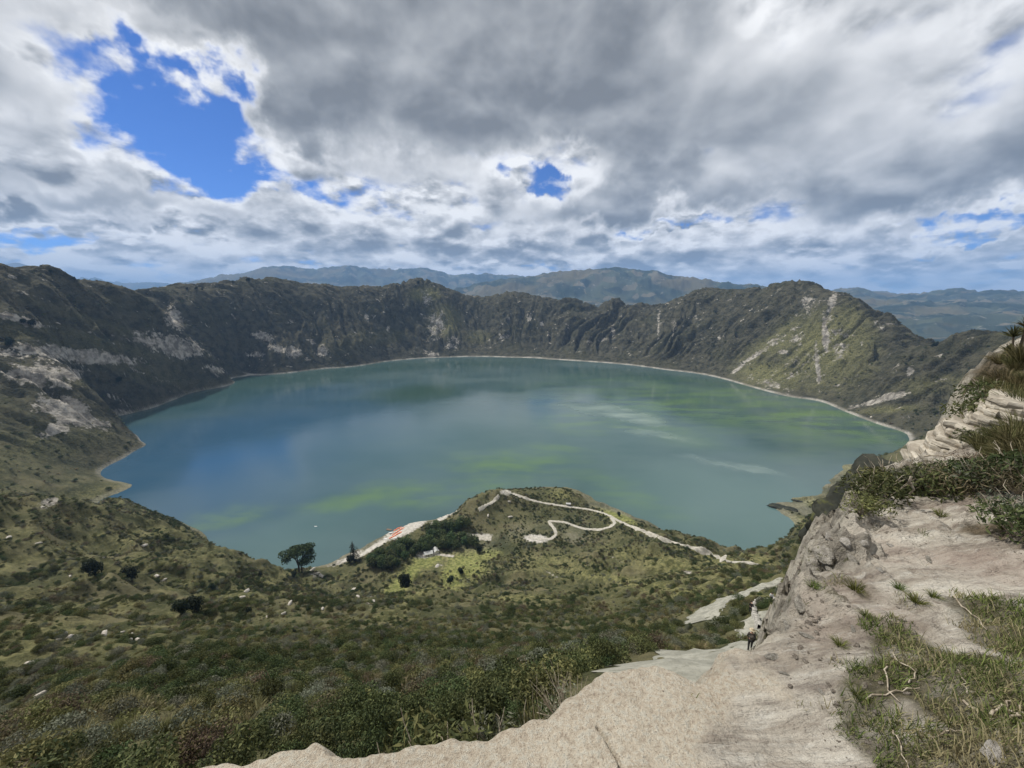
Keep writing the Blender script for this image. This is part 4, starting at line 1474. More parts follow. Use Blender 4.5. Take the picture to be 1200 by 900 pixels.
# the low hedge of shrubs across the rim and the tall grass of the mound behind it
HEDGE = [(1022, 588, 44, 0), (1040, 578, 44, 2), (1058, 582, 38, 0), (1075, 574, 42, 3), (1092, 580, 40, 0), (1110, 572, 42, 2), (1126, 578, 42, 4), (1143, 571, 40, 0), (1160, 578, 40, 3), (1176, 571, 42, 0), (1193, 577, 42, 4), (1208, 571, 44, 0),
         (1008, 602, 32, 2), (1190, 628, 44, 0), (1205, 615, 44, 3), (1100, 560, 30, 4), (1148, 556, 32, 4)]
HM = [leaf_mesh('hedge_dark', 900, shrub_lobes(21, .7), .075, 621, ML['dark'], aspect=.3), None, leaf_mesh('hedge_olive', 900, shrub_lobes(22, .65), .075, 622, ML['olive'], aspect=.3),
      leaf_mesh('hedge_grey', 900, shrub_lobes(23, .6), .065, 623, ML['grey'], aspect=.25, fill=.6), leaf_mesh('hedge_brown', 900, shrub_lobes(24, .55), .08, 624, ML['brown'], aspect=.14, fill=.6)]
HT = {0: 'dark green', 2: 'yellow green', 3: 'grey green', 4: 'dry brown'}


def stem_mesh(seed, n=9, r=.02):
    g = np.random.default_rng(seed)
    lst = []
    for i in range(n):
        a = g.random() * 6.28
        o = .75 * math.sqrt(g.random())
        e = np.array([o * math.cos(a), o * math.sin(a), .35 + .6 * g.random()])
        mid = e * .5 + g.normal(size=3) * .07
        lst.append((np.array([[0, 0, -.08], mid, e, e * 1.15 + g.normal(size=3) * .06]), r, r * .3))
    return tubes_mesh('stems', lst, mtwig)


stems = stem_mesh(31, 14, .014)
WHERE = ['at the cliff edge end of the low hedge', 'second from the cliff edge in the hedge', 'third from the cliff edge in the hedge', 'fourth from the cliff edge in the hedge', 'fifth from the cliff edge in the hedge', 'in the middle of the hedge, sixth from the cliff', 'seventh from the cliff edge in the hedge', 'eighth from the cliff edge in the hedge', 'ninth from the cliff edge in the hedge', 'third from the right end of the hedge', 'second from the right end of the hedge', 'at the very right end of the hedge',
         'on the rocks just below the left hedge end', 'at the right edge below the hedge', 'at the far right edge below the hedge', 'behind the middle of the hedge', 'behind the hedge at the foot of the mound']
for (px, py, h, k), wh in zip(HEDGE, WHERE):
    p = on_l(px, py)
    s = h / F * (p - Vector((0, 0, EYE))).length * .62
    o = thing('rim_shrub', HT[k] + ' low shrub ' + wh, 'shrub', p, rng.random() * 6, 'shrubs of the low hedge on the rim', s)
    link('foliage', HM[k], o)
    link('stem', stems, o)
MOUND = [(1168, 535, 60), (1186, 540, 70), (1152, 528, 44), (1176, 505, 60), (1196, 515, 70), (1160, 500, 50), (1184, 475, 56), (1168, 470, 46), (1198, 485, 60), (1178, 448, 46), (1194, 455, 50), (1163, 447, 36), (1188, 430, 40), (1175, 425, 32), (1200, 425, 46), (1206, 540, 70), (1142, 518, 30), (1148, 545, 40)]
MOUND = MOUND + [(px + dx_, py + dy_, h * .9) for (px, py, h), dx_, dy_ in zip(MOUND, [7, -8, 9, 6, -7, 8, -6, 9, 5, -8, 6, 9, -6, 7, -9, 5, 8, 9] , [-12, 10, 8, -9, 12, -8, 9, 11, -10, 8, -9, 7, 10, -6, 9, -12, 8, -7])]
MM = [tussock_mesh('mound_tussock', 300, 1.0, .75, .010, 631, ML['moundgrass']), tussock_mesh('mound_tussock', 260, .7, .95, .011, 633, ML['moundgrass'])]
for i, (px, py, h) in enumerate(MOUND):
    p = on_l(px, py)
    s = h / F * (p - Vector((0, 0, EYE))).length * (.22 + .20 * rng.random())
    tag(link('grass_tussock', MM[i % 2], None, p - Vector((0, 0, .02)), rng.random() * 6, s), 'tall yellow green grass tussock on the mound at the right edge', 'grass tussock', 'tall grass tussocks on the mound')
# dark shrubs in the shaded hollow at the mound's cliff side
for px, py, h, lab in [(1150, 500, 44, 'dark shrub filling the hollow beside the pale layered rock'), (1160, 478, 40, 'dark shrub above the layered rock at the mound edge'), (1146, 522, 30, 'dark shrub low in the hollow behind the hedge')]:
    p = on_l(px, py)
    s = h / F * (p - Vector((0, 0, EYE))).length * .55
    o = thing('hollow_shrub', lab, 'shrub', p, rng.random() * 6, 'dark shrubs of the mound', s)
    link('foliage', HM[0], o)
    link('stem', stems, o)


def spiky_arrays(seed, n, up=.35):
    g = np.random.default_rng(seed)
    el = R(10) + R(75) * g.random(n)
    az = g.random(n) * 6.283
    L = .5 + .5 * g.random(n)
    dd = np.c_[np.cos(el) * np.cos(az), np.cos(el) * np.sin(az), np.sin(el)]
    base = dd * .06
    return blade_arrays(base, dd * L[:, None], .05, .05, seed)


sv_, sf_, ss_ = spiky_arrays(41, 60)
spk = mesh_from('rosette', sv_, sf_, (ML['aloe'],))
fattr(spk, 'leaf', ss_)
for px, py, h, hs_, lab in [(1193, 415, 17, [(0, 0, 1.5), (.35, .2, 1.15), (-.4, .1, .95)], 'tall spiky plant with pointed leaf heads against the far valley'), (1178, 424, 12, [(0, 0, .9), (.3, .1, .6)], 'small dark spiky plant beside the taller one on the mound')]:
    p = on_l(px, py)
    s = h / F * (p - Vector((0, 0, EYE))).length * .75
    o = thing('spiky_plant', lab, 'plant', p, 0, None, s)
    for (a, b_, c_) in hs_:
        link('rosette', spk, o, (a, b_, c_), rng.random() * 6, .75)
        link('stalk', tubes_mesh('stalk', [(np.array([[a * .3, b_ * .3, -.2], [a * .8, b_ * .8, c_ * .5], [a, b_, c_]]), .06, .045)], mbark), o)

# dry sticks lying on the ledge
STICKS = [([(1014, 822), (1040, 813), (1060, 811), (1077, 809)], 'long thin dry stick lying level in the turf'), ([(1039, 784), (1038, 797), (1042, 813), (1054, 826)], 'thin bent dry stick crossing the level stick'), ([(1046, 768), (1058, 780), (1072, 791), (1072, 800), (1064, 803)], 'hooked pale dry stick on the upper turf'),
          ([(1046, 859), (1053, 874), (1060, 892), (1066, 908)], 'thin dry stalk running down to the bottom edge'), ([(1160, 841), (1170, 834), (1184, 825)], 'short thick forked stick at right in the turf'), ([(1128, 824), (1140, 835), (1158, 842), (1166, 836)], 'curved brown root beside the short thick stick'), ([(1182, 846), (1190, 838), (1197, 832)], 'short pale stick at the right edge of the turf'),
          ([(1117, 700), (1130, 715), (1144, 728), (1156, 741)], 'long straight dry stick across the bare sand'), ([(1068, 558), (1066, 575), (1064, 592)], 'upright pale stick leaning in front of the hedge'), ([(1133, 548), (1138, 558), (1142, 572)], 'short pale stick standing in the hedge middle'), ([(1034, 546), (1033, 556), (1031, 568)], 'thin upright stalk at the left hedge end'), ([(1080, 548), (1110, 546), (1140, 549)], 'dry straw stem lying along the hedge top'), ([(1130, 550), (1160, 556), (1185, 552)], 'dry straw stem across the right hedge top'),
          ([(1122, 788), (1130, 802), (1132, 815)], 'thin curved stem in the turf centre'), ([(1090, 868), (1110, 858), (1130, 861)], 'thin dry stem in the lower turf')]
for k_, (pix, lab) in enumerate(STICKS):
    pts = []
    up_ = 1.0 if k_ in (8, 9, 10) else 0.0
    base = on_l(*pix[-1]) if up_ else None
    for j, (px, py) in enumerate(pix):
        if up_:
            th, s_ = pray(px, py)
            D_ = math.hypot(base.x, base.y) - .02 * (len(pix) - 1 - j)
            p = Vector((D_ * math.sin(th), D_ * math.cos(th), EYE + s_ * D_))
        else:
            p = on_l(px, py) + Vector((0, 0, .012 + (.12 if k_ in (11, 12) else 0)))
        pts.append(p)
    pts = np.array([tuple(p) for p in pts])
    t = np.linspace(0, len(pts) - 1, 9)
    pts = np.stack([np.interp(t, np.arange(len(pts)), pts[:, i]) for i in range(3)], 1)
    c0 = pts[0].copy()
    r0 = .0011 * np.linalg.norm(c0 - [0, 0, EYE]) * (1.6 if k_ in (4, 5, 6, 8, 15) else 1.0)
    pts[1:-1] += rng.normal(size=(7, 3)) * r0 * 1.5
    tag(link('dry_stick', tubes_mesh('dry_stick', [(pts - c0, r0 * 1.2, r0 * .6)], mtwig), None, c0), lab, 'stick')

# dry plants just over the lip of the slab
mgrey = ML['grey']
p0 = Vector((*pd(664, 838, 1.62), 0))
th, s_ = pray(664, 838)
p0.z = EYE + float(s_) * 1.62 - .10
o = thing('dead_shrub', 'leafless grey twiggy shrub just below the lip of the slab', 'shrub', p0, 0, None, .22)
g = np.random.default_rng(51)
tw = []
for i in range(70):
    a = g.random() * 6.28
    e = np.array([.75 * math.cos(a) * math.sqrt(g.random()), .75 * math.sin(a) * math.sqrt(g.random()), .4 + .65 * g.random()])
    m_ = e * .5 + g.normal(size=3) * .08
    tw.append((np.array([[0, 0, -.9], [0, 0, 0], m_, e]), .010, .004))
    for q in range(2):
        e2 = e + g.normal(size=3) * .16
        tw.append((np.array([m_, (m_ + e2) / 2 + g.normal(size=3) * .03, e2]), .006, .003))
link('stem', tubes_mesh('dead_stems', tw, mtwig), o)
link('foliage', leaf_mesh('dead_leaves', 260, [((0, 0, .5), (.7, .7, .5))], .045, 53, ML['grey'], fill=1.0), o)
for pix, lab in [([(632, 838), (629, 815), (629, 790)], 'tall dry grass stalk rising over the slab lip'), ([(626, 840), (624, 822), (624, 808)], 'shorter dry grass stalk beside the tall one'), ([(637, 822), (644, 830), (653, 842)], 'bare pale stick leaning on the slab lip'), ([(629, 835), (640, 838), (650, 840)], 'thin pale stick lying beside the dead shrub'), ([(634, 842), (622, 848), (610, 853)], 'straw stem lying along the slab edge')]:
    pts = []
    for px, py in pix:
        th, s_ = pray(px, py)
        D_ = 1.50
        pts.append((D_ * math.sin(th), D_ * math.cos(th), EYE + float(s_) * D_))
    pts = np.array(pts)
    c0 = pts[0].copy()
    rt = .0032 if 'bare' in lab else .0018
    if 'stalk' in lab:
        pts = np.vstack([pts[0] - [0, 0, .5], pts])
    tag(link('dry_stalk', tubes_mesh('dry_stalk', [(pts - c0, rt, rt * .5)], mtwig), None, c0), lab, 'stalk')
p1 = Vector((*pd(622, 850, 1.62), 0))
th, s_ = pray(622, 850)
p1.z = EYE + float(s_) * 1.62 - .16
tag(link('grass_tuft', tussock_mesh('lip_tuft', 160, 1.0, .7, .012, 55, ML['olive']), None, p1, 0, .24), 'olive grass tuft growing below the slab lip', 'grass tuft')
for px, py, D_, s_2, k_, lab in [(540, 868, 2.4, .55, 0, 'dark shrub right below the middle of the slab lip'), (470, 880, 2.6, .6, 2, 'olive shrub below the left part of the slab lip'), (590, 850, 2.7, .5, 3, 'grey shrub below the slab lip beside the stalks')]:
    th, sl_ = pray(px, py)
    p = (D_ * math.sin(th), D_ * math.cos(th), EYE + float(sl_) * D_ - s_2 * 1.0)
    o = thing('lip_shrub', lab, 'shrub', p, rng.random() * 6, 'shrubs under the slab lip', s_2)
    link('foliage', HM[k_], o)
    link('stem', stems, o)

# ------------------------------------------------------------------ rocks
def rockmat(name, a, b_, lich=None):
    m, T, bb = material(name, .95, .1)
    P = T.n.new('ShaderNodeTexCoord').outputs['Object']
    n1 = T.noise(P, 2.2, 6, .62)
    n2 = T.noise(P, 9.0, 5, .65)
    c = T.mix(T.ss(n1, .35, .65), a, b_)
    c = T.mix(T.m('MULTIPLY', T.ss(n2, .52, .66), .5), c, tuple(v * .45 for v in a))
    if lich:
        c = T.mix(T.m('MULTIPLY', T.ss(T.noise(P, 4.0, 5, .6), .56, .64), .8), c, lich)
    T.set(bb.inputs['Base Color'], c)
    T.set(bb.inputs['Normal'], T.bump(T.m('ADD', n1, n2), .8, .06))
    return m


mr_grey = rockmat('grey cliff rock', (.23, .21, .175), (.48, .445, .38), (.16, .155, .08))
mr_pale = rockmat('pale tuff rock', (.34, .31, .26), (.56, .52, .46))
mr_dark = rockmat('dark mossy rock', (.022, .024, .020), (.055, .056, .042), (.075, .078, .030))


def rock_mesh(name, seed, mat, size=(1, 1, 1), cuts=11, sub=3, rough=.10):
    import bmesh
    bm = bmesh.new()
    bmesh.ops.create_icosphere(bm, subdivisions=sub, radius=1)
    v = np.array([tuple(x.co) for x in bm.verts])
    g = np.random.default_rng(seed)
    for i in range(cuts):
        n = g.normal(size=3)
        n /= np.linalg.norm(n)
        d0 = .55 + .3 * g.random()
        t = v @ n
        v = np.where((t > d0)[:, None], v - np.outer(t - d0, n), v)
    v = v * (1 + rough * fbm(v[:, 0] * 2.1 + seed + v[:, 2], v[:, 1] * 2.1 - v[:, 2] * 1.3, 4, seed))[:, None]
    v = v * np.array(size)
    f = np.array([[x.index for x in p.verts] for p in bm.faces])
    bm.free()
    m = mesh_from(name, v, f, (mat,), False)
    return m


RK = [rock_mesh('rock', 700 + i, mr_grey, (1.5, .7, .55), 16, 4, .12) for i in range(4)] + [rock_mesh('rock', 710 + i, mr_pale, (1, .8, .6)) for i in range(3)]
CLIFF = [(955, 655, 20, 0), (965, 640, 18, 1), (972, 628, 9, 4), (992, 632, 11, 5), (976, 660, 12, 3), (955, 684, 13, 1), (1014, 634, 8, 6), (1000, 655, 9, 2), (940, 705, 12, 3), (925, 735, 10, 2), (1028, 612, 9, 0)]
CW = ['large grey rock on the cliff edge above the white shirted walker', 'grey slab of rock upper of the big pair on the cliff', 'small pale block on the cliff edge by the dark buttress', 'pale block set in the broken cliff edge', 'grey rock in the middle of the cliff face', 'grey rock low on the cliff face', 'white stone by the dark bush on the cliff edge', 'grey rock below the pale block on the sand margin', 'grey rock just above the parapet', 'lowest grey rock of the cliff edge over the lower path', 'grey rock under the left hedge end']
for i, ((px, py, r, k_), lab) in enumerate(zip(CLIFF, CW)):
    a = on_ledge([px], [py])
    p = Vector((a[0][0], a[1][0], a[2][0]))
    if not a[3][0]:
        D_ = 4.6
        p = Vector((*pd(px, py, D_), 0))
        p.z = EYE + float(pray(px, py)[1]) * D_
    s = r / F * (p - Vector((0, 0, EYE))).length * .62
    p.z -= .38 * s
    o = tag(link('cliff_rock', RK[k_], None, p, rng.random() * 6, (s, s, s * 1.15)), lab, 'rock', 'rocks of the broken cliff edge')
    o.rotation_euler = (rng.random() * .5 - .2, -.35 + rng.random() * .3, R(48) + rng.random() * .5)
# grey thing low in the right corner and loose stones
p = on_l(1168, 886)
tag(link('loose_stone', RK[4], None, p, .4, (.07, .05, .03)), 'pale bluish grey stone half sunk in turf near the lower right corner', 'stone')
for px, py, r, lab in [(1045, 640, 3, 'small stone on the bare upper sand'), (963, 812, 3, 'dark pebble beside the slab and turf'), (1000, 738, 3, 'small stone on stony sand by the grass tuft'), (945, 745, 4, 'small grey stone on sand near the slab corner'), (1032, 668, 3, 'pebble on sand left of the tufts'), (920, 790, 2.5, 'tiny pebble on the slab'), (905, 770, 5, 'grey stone at the corner where slab meets cliff'), (1088, 655, 3, 'pebble in the middle of the sand')]:
    p = on_l(px, py)
    s = r / F * (p - Vector((0, 0, EYE))).length
    tag(link('loose_stone', RK[(px + py) % 7], None, p, px * 1.0, (s * 1.2, s, s * .8)), lab, 'stone', 'loose stones on the sand')

# the layered outcrop of pale tuff beyond the hedge
mlay, T, b = material('layered pale tuff', .95, .1)
P = T.n.new('ShaderNodeTexCoord').outputs['Object']
n1 = T.noise(T.vm('MULTIPLY', P, (1, 1, 5)), 3.0, 6, .62)
n2 = T.noise(P, 9.0, 5, .65)
c = T.mix(T.ss(n1, .35, .65), (.25, .22, .175), (.44, .40, .325))
T.set(b.inputs['Base Color'], T.mix(T.m('MULTIPLY', T.ss(n2, .52, .66), .55), c, (.20, .155, .105)))
T.set(b.inputs['Normal'], T.bump(T.m('ADD', n1, T.m('MULTIPLY', n2, .6)), .8, .04))
LAYPIX = [  # left and right end of each bed as seen, from the top one down
    (1139, 1160, 466), (1128, 1158, 474), (1115, 1155, 483), (1104, 1152, 492), (1093, 1150, 501), (1087, 1148, 511), (1078, 1146, 521), (1069, 1144, 531), (1063, 1140, 541), (1060, 1136, 552), (1058, 1134, 563)]
D0 = 7.35
root_th, root_s = pray(1110, 560)
rp = Vector((D0 * math.sin(root_th), D0 * math.cos(root_th), EYE + float(root_s) * D0))
lo_ = thing('rock_outcrop', 'pale outcrop of thin stacked tuff beds beyond the hedge', 'rock', rp)
g = np.random.default_rng(61)
_l = np.array(LAYPIX, float)
_y = [462.0]
while _y[-1] < 566:
    _y.append(_y[-1] + 3.6 + 4.2 * g.random())
BEDS = [(np.interp(y_, _l[:, 2], _l[:, 0]) + 3.5 * g.normal(), np.interp(y_, _l[:, 2], _l[:, 1]) + 26, y_, (y1_ - y_) / 2) for y_, y1_ in zip(_y[:-1], _y[1:])]
for k_, (xa, xb, yy, hb_) in enumerate(BEDS):
    yy += hb_
    xb += 14
    ang = []
    ta, sa_ = pray(xa, yy - hb_)
    tb_, sb_ = pray(xb, yy - hb_)
    A = Vector((D0 * math.sin(ta), D0 * math.cos(ta), 0))
    B = Vector((D0 * math.sin(tb_), D0 * math.cos(tb_), 0))
    zt_ = EYE + float(pray((xa + xb) / 2, yy - hb_)[1]) * D0
    zb_ = EYE + float(pray((xa + xb) / 2, yy + hb_)[1]) * D0 - .012
    fwd = Vector((math.sin(ta), math.cos(ta), 0))
    al_ = (B - A).normalized()
    Ln = (B - A).length
    front = -.028 * k_ - .07 * g.random()
    m_ = 22
    ring_ = []
    for j in range(m_):
        q = j / m_ * 2 * math.pi
        u_ = .5 - .5 * math.cos(q)
        d_ = math.copysign(abs(math.sin(q)) ** .55, math.sin(q))
        w_ = A + al_ * (Ln * u_) + fwd * ((.85 * d_ if d_ > 0 else .30 * d_) + front)
        w_ += Vector((g.normal() * .024, g.normal() * .024, 0))
        ring_.append(w_)
    cen = (A + B) / 2
    Vr, Fr = [], []
    prof = [(zb_, .97), (zb_ + (zt_ - zb_) * .35, 1.0 + .02 * g.random()), (zb_ + (zt_ - zb_) * .8, 1.0), (zt_, .95)]
    for zz_, kk in prof:
        for w_ in ring_:
            x_ = cen + (w_ - cen) * kk
            Vr.append((x_.x - rp.x, x_.y - rp.y, zz_ - rp.z + g.normal() * .008))
    for r_i in range(3):
        for j in range(m_):
            Fr.append((r_i * m_ + j, r_i * m_ + (j + 1) % m_, (r_i + 1) * m_ + (j + 1) % m_, (r_i + 1) * m_ + j))
    Fr.append(tuple(range(m_))[::-1])
    Fr.append(tuple(range(3 * m_, 4 * m_)))
    link('rock_bed', mesh_from('rock_bed', Vr, Fr, (mlay,)), lo_)
from mathutils import Quaternion
lo_.rotation_mode = 'QUATERNION'
lo_.rotation_quaternion = Quaternion((math.sin(root_th), math.cos(root_th), 0), R(7))
# the dark buttress between the spur and the cliff edge
D0 = 42
th, s_ = pray(1022, 624)
p = Vector((D0 * math.sin(th), D0 * math.cos(th), EYE + float(s_) * D0))
k_ = D0 / F * 1.25
bm_ = rock_mesh('rock_buttress', 735, mr_dark, (1, 1, 1), 5, 5, .20)
o = link('rock_buttress', bm_, None, p, R(-40), (52 * k_, 60 * k_, 50 * k_))
o.rotation_euler = (0, R(-22), -float(th))
tag(o, 'dark mossy cliff buttress left of the rim edge above the lake', 'rock')

# ------------------------------------------------------------------ trees
def tree_parts(seed, h, crown, kind, mat, leaves, lsize):
    """trunk with limbs, and a crown of leaf clumps"""
    g = np.random.default_rng(seed)
    lst = []
    lobes = []
    if kind == 'cone':
        lst.append((np.array([[0, 0, -.05 * h], [0, 0, h * .5], [0, 0, h * .97]]), .035 * h, .006 * h))
        for i in range(16):
            f = i / 15
            z = h * (.16 + .80 * f)
            r = crown * (1 - f) ** .8 * (.7 + .5 * g.random()) + .02 * h
            a = g.random() * 6.28
            lobes.append(((r * .35 * math.cos(a), r * .35 * math.sin(a), z), (r, r, .07 * h)))
    elif kind == 'spread':
        for q in range(3):
            a = q * 2.1 + .4
            b0 = np.array([.05 * h * math.cos(a), .05 * h * math.sin(a), -.05 * h])
            e = np.array([.14 * h * math.cos(a), .14 * h * math.sin(a), h * .62])
            lst.append((np.array([b0, b0 * .8 + [0, 0, .3 * h], e, e * 1.15]), .022 * h, .009 * h))
            for w_ in range(4):
                a2 = a + (g.random() - .5) * 2.4
                e2 = np.array([crown * .75 * math.cos(a2), crown * .75 * math.sin(a2), h * (.40 + .4 * g.random())])
                st_ = e * (.55 + .3 * g.random())
                lst.append((np.array([st_, (st_ + e2) / 2 + [0, 0, .03 * h], e2]), .010 * h, .004 * h))
                rr2 = crown * (.22 + .14 * g.random())
                lobes.append((tuple(e2 + [0, 0, .02 * h]), (rr2 * 1.25, rr2 * 1.25, rr2 * .6)))
        for i in range(8):
            a = g.random() * 6.28
            r = crown * .5 * math.sqrt(g.random())
            rr2 = crown * (.28 + .14 * g.random())
            lobes.append(((r * math.cos(a) + .05 * h, r * math.sin(a), h * (.66 + .24 * g.random())), (rr2 * 1.2, rr2 * 1.2, rr2 * .75)))
    else:
        lst.append((np.array([[0, 0, -.08 * h], [.01 * h, 0, .35 * h], [0, .02 * h, .7 * h]]), .05 * h, .02 * h))
        for i in range(10):
            a = g.random() * 6.28
            r = crown * .55 * math.sqrt(g.random())
            rr2 = crown * (.38 + .25 * g.random())
            z = h * (.22 + .50 * g.random())
            lobes.append(((r * math.cos(a), r * math.sin(a), z), (rr2, rr2, rr2 * 1.05)))
            lst.append((np.array([[0, 0, .25 * h], [r * .5 * math.cos(a), r * .5 * math.sin(a), z * .8], [r * math.cos(a), r * math.sin(a), z]]), .016 * h, .006 * h))
    return tubes_mesh('trunk', lst, mbark), leaf_mesh('crown', leaves, lobes, lsize, seed + 7, mat, fill=.4)


def plant_tree(px, py, hpx, parts, h0, name, label, cat, group=None, rz=0.0, far=3000):
    gx, gy, gz, sl = ground(px, py, far)
    th, _ = pray(px, py)
    dep = math.asin((EYE - gz[0]) / sl[0])
    # size of an upright metre there
    dc = gy[0] * CP - (gz[0] - EYE) * SP
    up1 = F / dc * (CP + (450 - py) / F * SP)
    h = hpx / max(up1, 1e-6)
    o = thing(name, label, cat, (gx[0], gy[0], gz[0]), rz, group, h / h0)
    link('trunk', parts[0], o)
    link('crown', parts[1], o)
    return o


SPREAD = tree_parts(81, 1, .42, 'spread', ML['tree'], 5200, .026)
CONE = tree_parts(82, 1, .20, 'cone', ML['pine'], 1600, .020)
ROUND = [tree_parts(83 + i, 1, .44, 'round', ML['pine'], 1800, .055) for i in range(2)]
GROVE = [tree_parts(90 + i, 1, .5, 'round', ML['grove'], 1100, .062) for i in range(3)]
plant_tree(352, 671, 35, SPREAD, 1, 'broad_tree', 'large spreading tree with bare trunks standing alone by the bay', 'tree')
plant_tree(415, 658, 24, CONE, 1, 'conifer', 'dark narrow conifer standing on the pale shore', 'tree')
for px, py, h, lab, k_ in [(112, 674, 22, 'round black green bush, left of the pair on the grassy terrace', 0), (155, 682, 19, 'round black green bush, right of the pair on the grassy terrace', 1), (214, 719, 19, 'narrow dark tree of the twin trees on the bench', 0), (231, 718, 20, 'wide dark tree of the twin trees on the bench', 1),
                           (250, 692, 9, 'small dark bush alone on the pale grass', 0), (292, 719, 7, 'little dark bush at the foot of the shoulder', 1), (476, 689, 17, 'dark bush standing at the lower end of the meadow', 0), (411, 660, 9, 'low dark bush at the foot of the shore conifer', 1),
                           (38, 382, 9, 'dark bush high on the left crater wall', 0), (28, 380, 7, 'smaller dark bush beside the one high on the left wall', 1), (12, 406, 12, 'dark bush clump at the left edge of the wall', 0), (140, 449, 8, 'single dark bush above the left shore', 1), (345, 744, 6, 'small bush beside the pale side path', 0),
                           (1094, 408, 8, 'dark tree on the saddle of the far right rim', 0), (60, 320, 5, 'tiny tree on the left summit skyline', 0), (87, 328, 4, 'tiny tree on the left shoulder skyline', 1), (219, 340, 4, 'leftmost tiny tree on the low rim skyline', 0), (230, 340, 4, 'middle tiny tree on the low rim skyline', 1), (237, 340, 3, 'rightmost tiny tree on the low rim skyline', 0), (291, 331, 6, 'dark tree clump on the rim crest', 1), (490, 333, 5, 'tiny tree on the sunlit rim knoll', 0),
                           (725, 605, 5, 'tiny bush on the promontory skyline by the path fork', 1), (305, 676, 6, 'dark bush on the grass behind the bay', 0), (345, 676, 7, 'low bush beneath the spreading tree', 1), (540, 672, 8, 'bush between the meadow halves', 0), (528, 684, 9, 'bush at the bottom of the right meadow', 1), (562, 648, 9, 'small bush on the meadow above the grove', 0), (456, 668, 9, 'bush at the left edge of the meadow', 1)]:
    plant_tree(px, py, h, ROUND[k_], 1, 'bush' if 'bush' in lab else 'tree', lab, 'bush' if 'bush' in lab else 'tree', rz=rng.random() * 6)
GR = []
g = np.random.default_rng(91)
for (ax, ay, bx, by, w_, n) in [(432, 664, 476, 655, 9, 17), (466, 646, 545, 636, 8, 26), (500, 622, 548, 617, 5, 12), (505, 632, 558, 640, 4, 8), (440, 655, 478, 640, 4, 8)]:
    for i in range(n):
        t = (i + g.random()) / n
        GR.append((ax + (bx - ax) * t + g.normal() * 2, ay + (by - ay) * t + g.normal() * w_ * .45, 8.5 + 4.5 * g.random()))
for i, (px, py, h) in enumerate(GR):
    plant_tree(px, py, h, GROVE[i % 3], 1, 'grove_tree', 'leafy green tree of the dense grove behind the beach', 'tree', 'trees in the grove behind the beach', g.random() * 6)


GRAVEL = [(960, 740, 60, 40, 1), (1010, 780, 40, 30, .9), (930, 720, 30, 30, .8), (1000, 700, 50, 20, .6), (985, 850, 20, 40, .7), (1050, 700, 50, 18, .4), (970, 650, 30, 30, .8), (1040, 625, 60, 10, .6), (1150, 620, 50, 20, .5), (1120, 660, 80, 30, .2), (820, 800, 100, 14, .15)]
gv = np.clip(lblobs(GRAVEL, lfc[:, 0], lfc[:, 1]) + .5 * fbm(lfc[:, 0] * 5, lfc[:, 1] * 5, 4, 651), 0, 1.2)
gv = sstep(gv, .25, .9) + .012
gn = rng.poisson(larea * gv * 420)
gi_ = np.repeat(np.arange(len(LF)), gn)
u1, v1 = rng.random(len(gi_)), rng.random(len(gi_))
q_ = lf[gi_]
GP = (q_[:, 0] * ((1 - u1) * (1 - v1))[:, None] + q_[:, 1] * (u1 * (1 - v1))[:, None] + q_[:, 2] * (u1 * v1)[:, None] + q_[:, 3] * ((1 - u1) * v1)[:, None])
gs = .004 + .016 * rng.random(len(GP)) ** 4
mr_grit = rockmat('sand coloured grit', (.20, .165, .13), (.46, .41, .34))
scatter('gravel', GP, rng.random(len(GP)) * 6.28, np.c_[gs * 1.2, gs, gs * .8], rng.integers(0, 5, len(GP)), [rock_mesh('grit', 790 + i, mr_grit, (1, .8, .7), 9, 2, .1) for i in range(5)], .4)
print('gravel', len(GP))


# ------------------------------------------------------------------ pale stones and outcrops lying on the slope
def stand(px, py, far=3000):
    gx, gy, gz, sl = ground(px, py, far)
    dc = gy[0] * CP - (gz[0] - EYE) * SP
    return Vector((gx[0], gy[0], gz[0])), F / dc         # spot, pixels per metre


